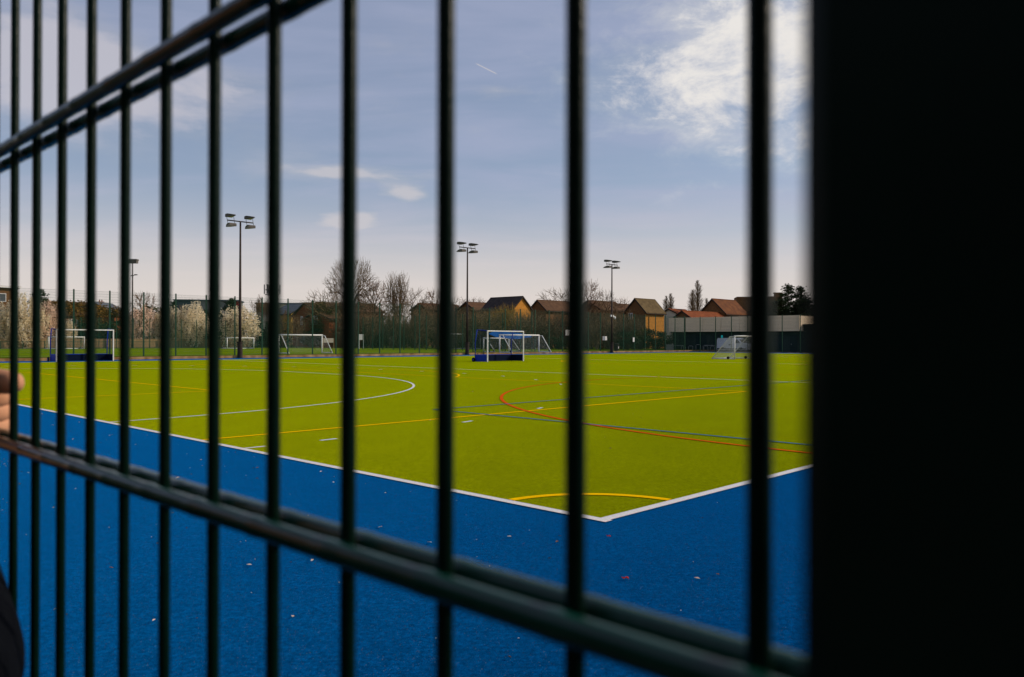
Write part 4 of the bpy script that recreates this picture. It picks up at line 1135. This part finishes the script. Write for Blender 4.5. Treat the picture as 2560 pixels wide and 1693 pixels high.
elR = Q(.066, .470, 1.280); wrR = Q(.106, .708, 1.392); elL = Q(NC-.03, TC+.27, 1.13); wrL = Q(NC+.05, TC+.26, .90)
kR = Q(NC+.03, TC-.10, .50); kL = Q(NC+.03, TC+.10, .50); aR_ = Q(NC, TC-.10, .09); aL_ = Q(NC, TC+.10, .09)
body = skin_obj('body', [
    [(hip, .085), (Q(NC, TC, 1.08), .085), (chest, .10), (neck, .052), (skull, .085), (Q(NC+.05, TC, 1.68), .075)],
    [(hip, .085), (Q(NC, TC-.09, .86), .05), (kR, .048), (aR_, .04), (Q(NC+.12, TC-.10, .05), .035)],
    [(hip, .085), (Q(NC, TC+.09, .86), .05), (kL, .048), (aL_, .04), (Q(NC+.12, TC+.10, .05), .035)],
    [(chest, .10), (sR_, .045), (elR, .030), (wrR, .024)],
    [(chest, .10), (sL_, .045), (elL, .030), (wrL, .024), (Q(NC+.06, TC+.26, .80), .03)]], M_skin, per)
# right hand gripping the wires: palm + five fingers, one skeleton, continuous with the wrist
hw = wrR
pal = Q(.130, .731, 1.428)
chains = [[(hw, .026), (pal, .026)]]
for i, (zk, ln) in enumerate(((1.450, 1.0), (1.4375, 1.1), (1.4255, 1.02), (1.4145, .82))):
    kn = Q(.140, .722 + .003*i, zk); m1 = Q(.147, .708 + .003*i, zk); m2 = Q(.164, .704 + .003*i - .003*ln, zk); tip = Q(.176, .716 + .003*i, zk)
    if i == 0: m1 = Q(.160, .698, zk); m2 = Q(.1685, .682, zk - .001); tip = Q(.1685, .667, zk - .001)
    chains.append([(pal, .026), (kn, .0112), (m1, .0108), (m2, .0098), (tip, .0068)])
chains.append([(pal, .026), (Q(.122, .712, 1.424), .012), (Q(.134, .707, 1.442), .0095), (Q(.146, .708, 1.456), .008)])
hand = skin_obj('hand', chains, M_skin, per)
# clothing
def sleeve(name, pts, m):
    mb = MB(); pp, rr = [], []
    for j in range(len(pts)-1):
        (a, ra), (b, rb) = pts[j], pts[j+1]
        for i in range(6):
            t = i/6; pp.append(a.lerp(b, t)); rr.append((ra + (rb-ra)*t)*(1 + .05*math.sin(9*(j+t)*1.9)))
    pp.append(pts[-1][0]); rr.append(pts[-1][1])
    mb.tube(pp, rr, 18); o = mb.obj(name, m, per, True); s = o.modifiers.new('sub', 'SUBSURF'); s.levels = 1; s.render_levels = 1; return o
jk = skin_obj('jacket', [[(Q(NC, TC, .80), .175), (Q(NC, TC, 1.0), .16), (Q(NC+.01, TC, 1.25), .175), (Q(NC+.01, TC, 1.40), .12), (Q(NC+.01, TC, 1.475), .075)],
    [(Q(NC+.01, TC, 1.25), .175), (Q(NC, TC-.18, 1.395), .088), (Q(-.06, .53, 1.33), .085), (Q(.062, .468, 1.284), .088), (Q(.078, .510, 1.290), .056), (Q(.086, .534, 1.300), .060), (Q(.095, .612, 1.325), .054), (Q(.102, .680, 1.372), .045)],
    [(Q(NC+.01, TC, 1.25), .175), (Q(NC, TC+.18, 1.395), .088), (elL, .066), (wrL, .045)]], M_jack, per)
skin_obj('trousers', [[(Q(NC, TC, .98), .115), (Q(NC, TC, .90), .125), (Q(NC, TC-.085, .76), .085), (kR, .068), (Q(NC, TC-.10, .12), .06)], [(Q(NC, TC, .90), .125), (Q(NC, TC+.085, .76), .085), (kL, .068), (Q(NC, TC+.10, .12), .06)]], M_jean, per)
for t in (TC-.10, TC+.10):
    mb = MB(); mb.ell(Q(NC+.06, t, .05), (.14, .055, .05), 14, 8, Matrix.Rotation(TH, 3, 'Z')); mb.obj('shoe', M_shoe, per, True)
mb = MB(); mb.ell(Q(NC+.05, TC, 1.645), (.10, .078, .115), 18, 12, Matrix.Rotation(TH, 3, 'Z')); mb.ell(Q(NC+.148, TC, 1.625), (.02, .014, .022), 8, 6); mb.ell(Q(NC+.04, TC-.08, 1.635), (.02, .012, .03), 8, 6); mb.ell(Q(NC+.04, TC+.08, 1.635), (.02, .012, .03), 8, 6)
mb.obj('head', M_skin, per, True)
mb = MB(); mb.ell(Q(NC+.03, TC, 1.675), (.105, .088, .105), 18, 12, Matrix.Rotation(TH, 3, 'Z')); mb.obj('hair', M_hair, per, True)

# ------------------------------------------------------------------ sky, sun
SUN_AZ, SUN_EL = R(80), R(32)          # azimuth clockwise from +Y (the viewing direction)
wd = bpy.data.worlds.new('World'); S.world = wd; wd.use_nodes = True
nt = wd.node_tree; L = nt.links.new
for n in list(nt.nodes): nt.nodes.remove(n)
out = nt.nodes.new('ShaderNodeOutputWorld')
sky = nt.nodes.new('ShaderNodeTexSky'); sky.sky_type = 'NISHITA'; sky.sun_disc = False
sky.sun_elevation = SUN_EL; sky.sun_rotation = SUN_AZ; sky.altitude = 0; sky.air_density = 1.0; sky.dust_density = 1.0; sky.ozone_density = 1.6
bg1 = nt.nodes.new('ShaderNodeBackground'); bg1.inputs['Strength'].default_value = .10
L(sky.outputs['Color'], bg1.inputs['Color'])
tc = nt.nodes.new('ShaderNodeTexCoord'); DIR = tc.outputs['Generated']
def math_(op, a, b=None, c=None, clamp=False):
    n = nt.nodes.new('ShaderNodeMath'); n.operation = op; n.use_clamp = clamp
    for i, x in enumerate((a, b, c)):
        if x is None: continue
        if isinstance(x, (int, float)): n.inputs[i].default_value = x
        else: L(x, n.inputs[i])
    return n.outputs[0]
sep = nt.nodes.new('ShaderNodeSeparateXYZ'); L(DIR, sep.inputs[0])
def smooth(x, a, b, ease=True):
    m = nt.nodes.new('ShaderNodeMapRange'); m.interpolation_type = 'SMOOTHSTEP'
    m.inputs['From Min'].default_value = a; m.inputs['From Max'].default_value = b; L(x, m.inputs['Value']); return m.outputs[0]
# cloud deck coordinates: direction projected on a flat layer
zz = math_('ADD', sep.outputs['Z'], .12)
px = math_('DIVIDE', sep.outputs['X'], zz); py = math_('DIVIDE', sep.outputs['Y'], zz)
cmb = nt.nodes.new('ShaderNodeCombineXYZ'); L(px, cmb.inputs[0]); L(py, cmb.inputs[1])
def noise(vec, sc, det, rough=.55, off=(0, 0, 0), scl=(1, 1, 1), dist=0.0):
    mp = nt.nodes.new('ShaderNodeMapping'); mp.inputs['Location'].default_value = off; mp.inputs['Scale'].default_value = scl; L(vec, mp.inputs['Vector'])
    n = nt.nodes.new('ShaderNodeTexNoise'); n.inputs['Scale'].default_value = sc; n.inputs['Detail'].default_value = det; n.inputs['Roughness'].default_value = rough; n.inputs['Distortion'].default_value = dist
    L(mp.outputs['Vector'], n.inputs['Vector']); return n.outputs['Fac']
def spot(u, v, su, sv):        # soft patch of sky round a compass direction and height
    d = ray(u, v).normalized(); az = math.atan2(d.x, d.y); el = math.asin(d.z)
    a = math_('ARCTAN2', sep.outputs['X'], sep.outputs['Y']); e = math_('ARCSINE', sep.outputs['Z'])
    da = math_('DIVIDE', math_('SUBTRACT', a, az), su); de = math_('DIVIDE', math_('SUBTRACT', e, el), sv)
    r2 = math_('ADD', math_('MULTIPLY', da, da), math_('MULTIPLY', de, de))
    return math_('POWER', 2.718, math_('MULTIPLY', r2, -1.0))
veil_n = noise(cmb.outputs[0], .9, 6, .55, (3, 1, 0), (1, 2.2, 1), .4)
veil = math_('ADD', math_('MULTIPLY', smooth(veil_n, .38, .72), .36), .34)
hor = math_('MULTIPLY', smooth(sep.outputs['Z'], .21, .045), .86)
big_n = noise(DIR, 11.0, 9, .66, (0, 0, 0), (1, 1, 1.9), .25)
bigm = spot(1960, 140, .25, .135)
big = smooth(math_('ADD', big_n, math_('MULTIPLY', bigm, .52)), .63, 1.10)
big = math_('MULTIPLY', big, smooth(bigm, .02, .30))
left_n = noise(DIR, 7.0, 8, .58, (7, 2, 0), (1, 1, 2.6), .3)
leftm = math_('ADD', spot(350, 235, .15, .060), math_('MULTIPLY', spot(120, 130, .10, .07), .8))
left = math_('MULTIPLY', smooth(math_('ADD', left_n, math_('MULTIPLY', leftm, .40)), .54, 1.0), .80)
small_n = noise(DIR, 14.0, 5, .5, (1, 5, 0), (1, 1, 3.5), .3)
smallm = math_('ADD', spot(1025, 488, .034, .011), math_('ADD', spot(880, 553, .055, .017), math_('ADD', spot(830, 430, .12, .012), math_('MULTIPLY', spot(1215, 225, .07, .02), .32))))
small = math_('MULTIPLY', smooth(math_('ADD', small_n, math_('MULTIPLY', smallm, .62)), .66, 1.12), .72)
def streak(u0, v0, u1, v1, w_):
    d0, d1 = ray(u0, v0).normalized(), ray(u1, v1).normalized(); mid = (d0 + d1).normalized(); ax = (d1 - d0).normalized(); nn = mid.cross(ax)
    def dot(vec):
        n = nt.nodes.new('ShaderNodeVectorMath'); n.operation = 'DOT_PRODUCT'; L(DIR, n.inputs[0]); n.inputs[1].default_value = vec; return n.outputs['Value']
    hl = (d1 - d0).length/2
    q = math_('DIVIDE', dot(nn), w_); al = math_('DIVIDE', math_('ABSOLUTE', dot(ax)), hl)
    return math_('MULTIPLY', math_('MULTIPLY', math_('POWER', 2.718, math_('MULTIPLY', math_('MULTIPLY', q, q), -1.0)), smooth(al, 1.0, .7)), smooth(dot(mid), .5, .9))
trail = math_('MULTIPLY', streak(1186, 157, 1246, 187, .0007), .8)
small = math_('MAXIMUM', small, trail)
fac = math_('MAXIMUM', math_('MAXIMUM', veil, big), math_('MAXIMUM', left, small))
fac = math_('SUBTRACT', 1.0, math_('MULTIPLY', math_('SUBTRACT', 1.0, fac), math_('SUBTRACT', 1.0, hor)), None, True)
# cloud colour: warm lower down and in the lit patches, lilac in the veil
cm = nt.nodes.new('ShaderNodeMix'); cm.data_type = 'RGBA'; cm.inputs[6].default_value = (.41, .44, .60, 1); cm.inputs[7].default_value = (.79, .70, .63, 1)
L(math_('MAXIMUM', math_('MAXIMUM', hor, math_('MULTIPLY', left, .55)), math_('MULTIPLY', small, .8)), cm.inputs[0])
cm2 = nt.nodes.new('ShaderNodeMix'); cm2.data_type = 'RGBA'; L(cm.outputs[2], cm2.inputs[6]); cm2.inputs[7].default_value = (.82, .79, .76, 1); L(big, cm2.inputs[0])
bg2 = nt.nodes.new('ShaderNodeBackground'); L(cm2.outputs[2], bg2.inputs['Color']); bg2.inputs['Strength'].default_value = 1.0
mx = nt.nodes.new('ShaderNodeMixShader'); L(fac, mx.inputs[0]); L(bg1.outputs[0], mx.inputs[1]); L(bg2.outputs[0], mx.inputs[2]); L(mx.outputs[0], out.inputs['Surface'])

sd = bpy.data.lights.new('sun', 'SUN'); sd.energy = 3.3; sd.angle = R(.5); sd.color = (1, .87, .70)
so = bpy.data.objects.new('sun', sd); COL.objects.link(so)
sv = Vector((math.sin(SUN_AZ)*math.cos(SUN_EL), math.cos(SUN_AZ)*math.cos(SUN_EL), math.sin(SUN_EL)))
so.rotation_euler = sv.to_track_quat('Z', 'Y').to_euler()
so.location = sv*50

# ------------------------------------------------------------------ camera
cd = bpy.data.cameras.new('camera'); cd.sensor_width = 36; cd.lens = F/2560*36; cd.clip_start = .005; cd.clip_end = 3000
cd.dof.use_dof = True; cd.dof.focus_distance = 45; cd.dof.aperture_fstop = 10.5
co = bpy.data.objects.new('camera', cd); COL.objects.link(co)
Fw = Vector((0, cP, sP)); U0 = Vector((0, -sP, cP)); X0 = Vector((1, 0, 0))
Rt = X0*cR + U0*sR; Up = X0*(-sR) + U0*cR
M = Matrix((( Rt.x, Up.x, -Fw.x, 0), (Rt.y, Up.y, -Fw.y, 0), (Rt.z, Up.z, -Fw.z, H), (0, 0, 0, 1)))
co.matrix_world = M
S.camera = co
S.render.engine = 'CYCLES'
S.cycles.use_denoising = True
S.cycles.max_bounces = 6; S.cycles.transparent_max_bounces = 4
S.view_settings.view_transform = 'Standard'; S.view_settings.look = 'None'; S.view_settings.exposure = 0; S.view_settings.gamma = 1
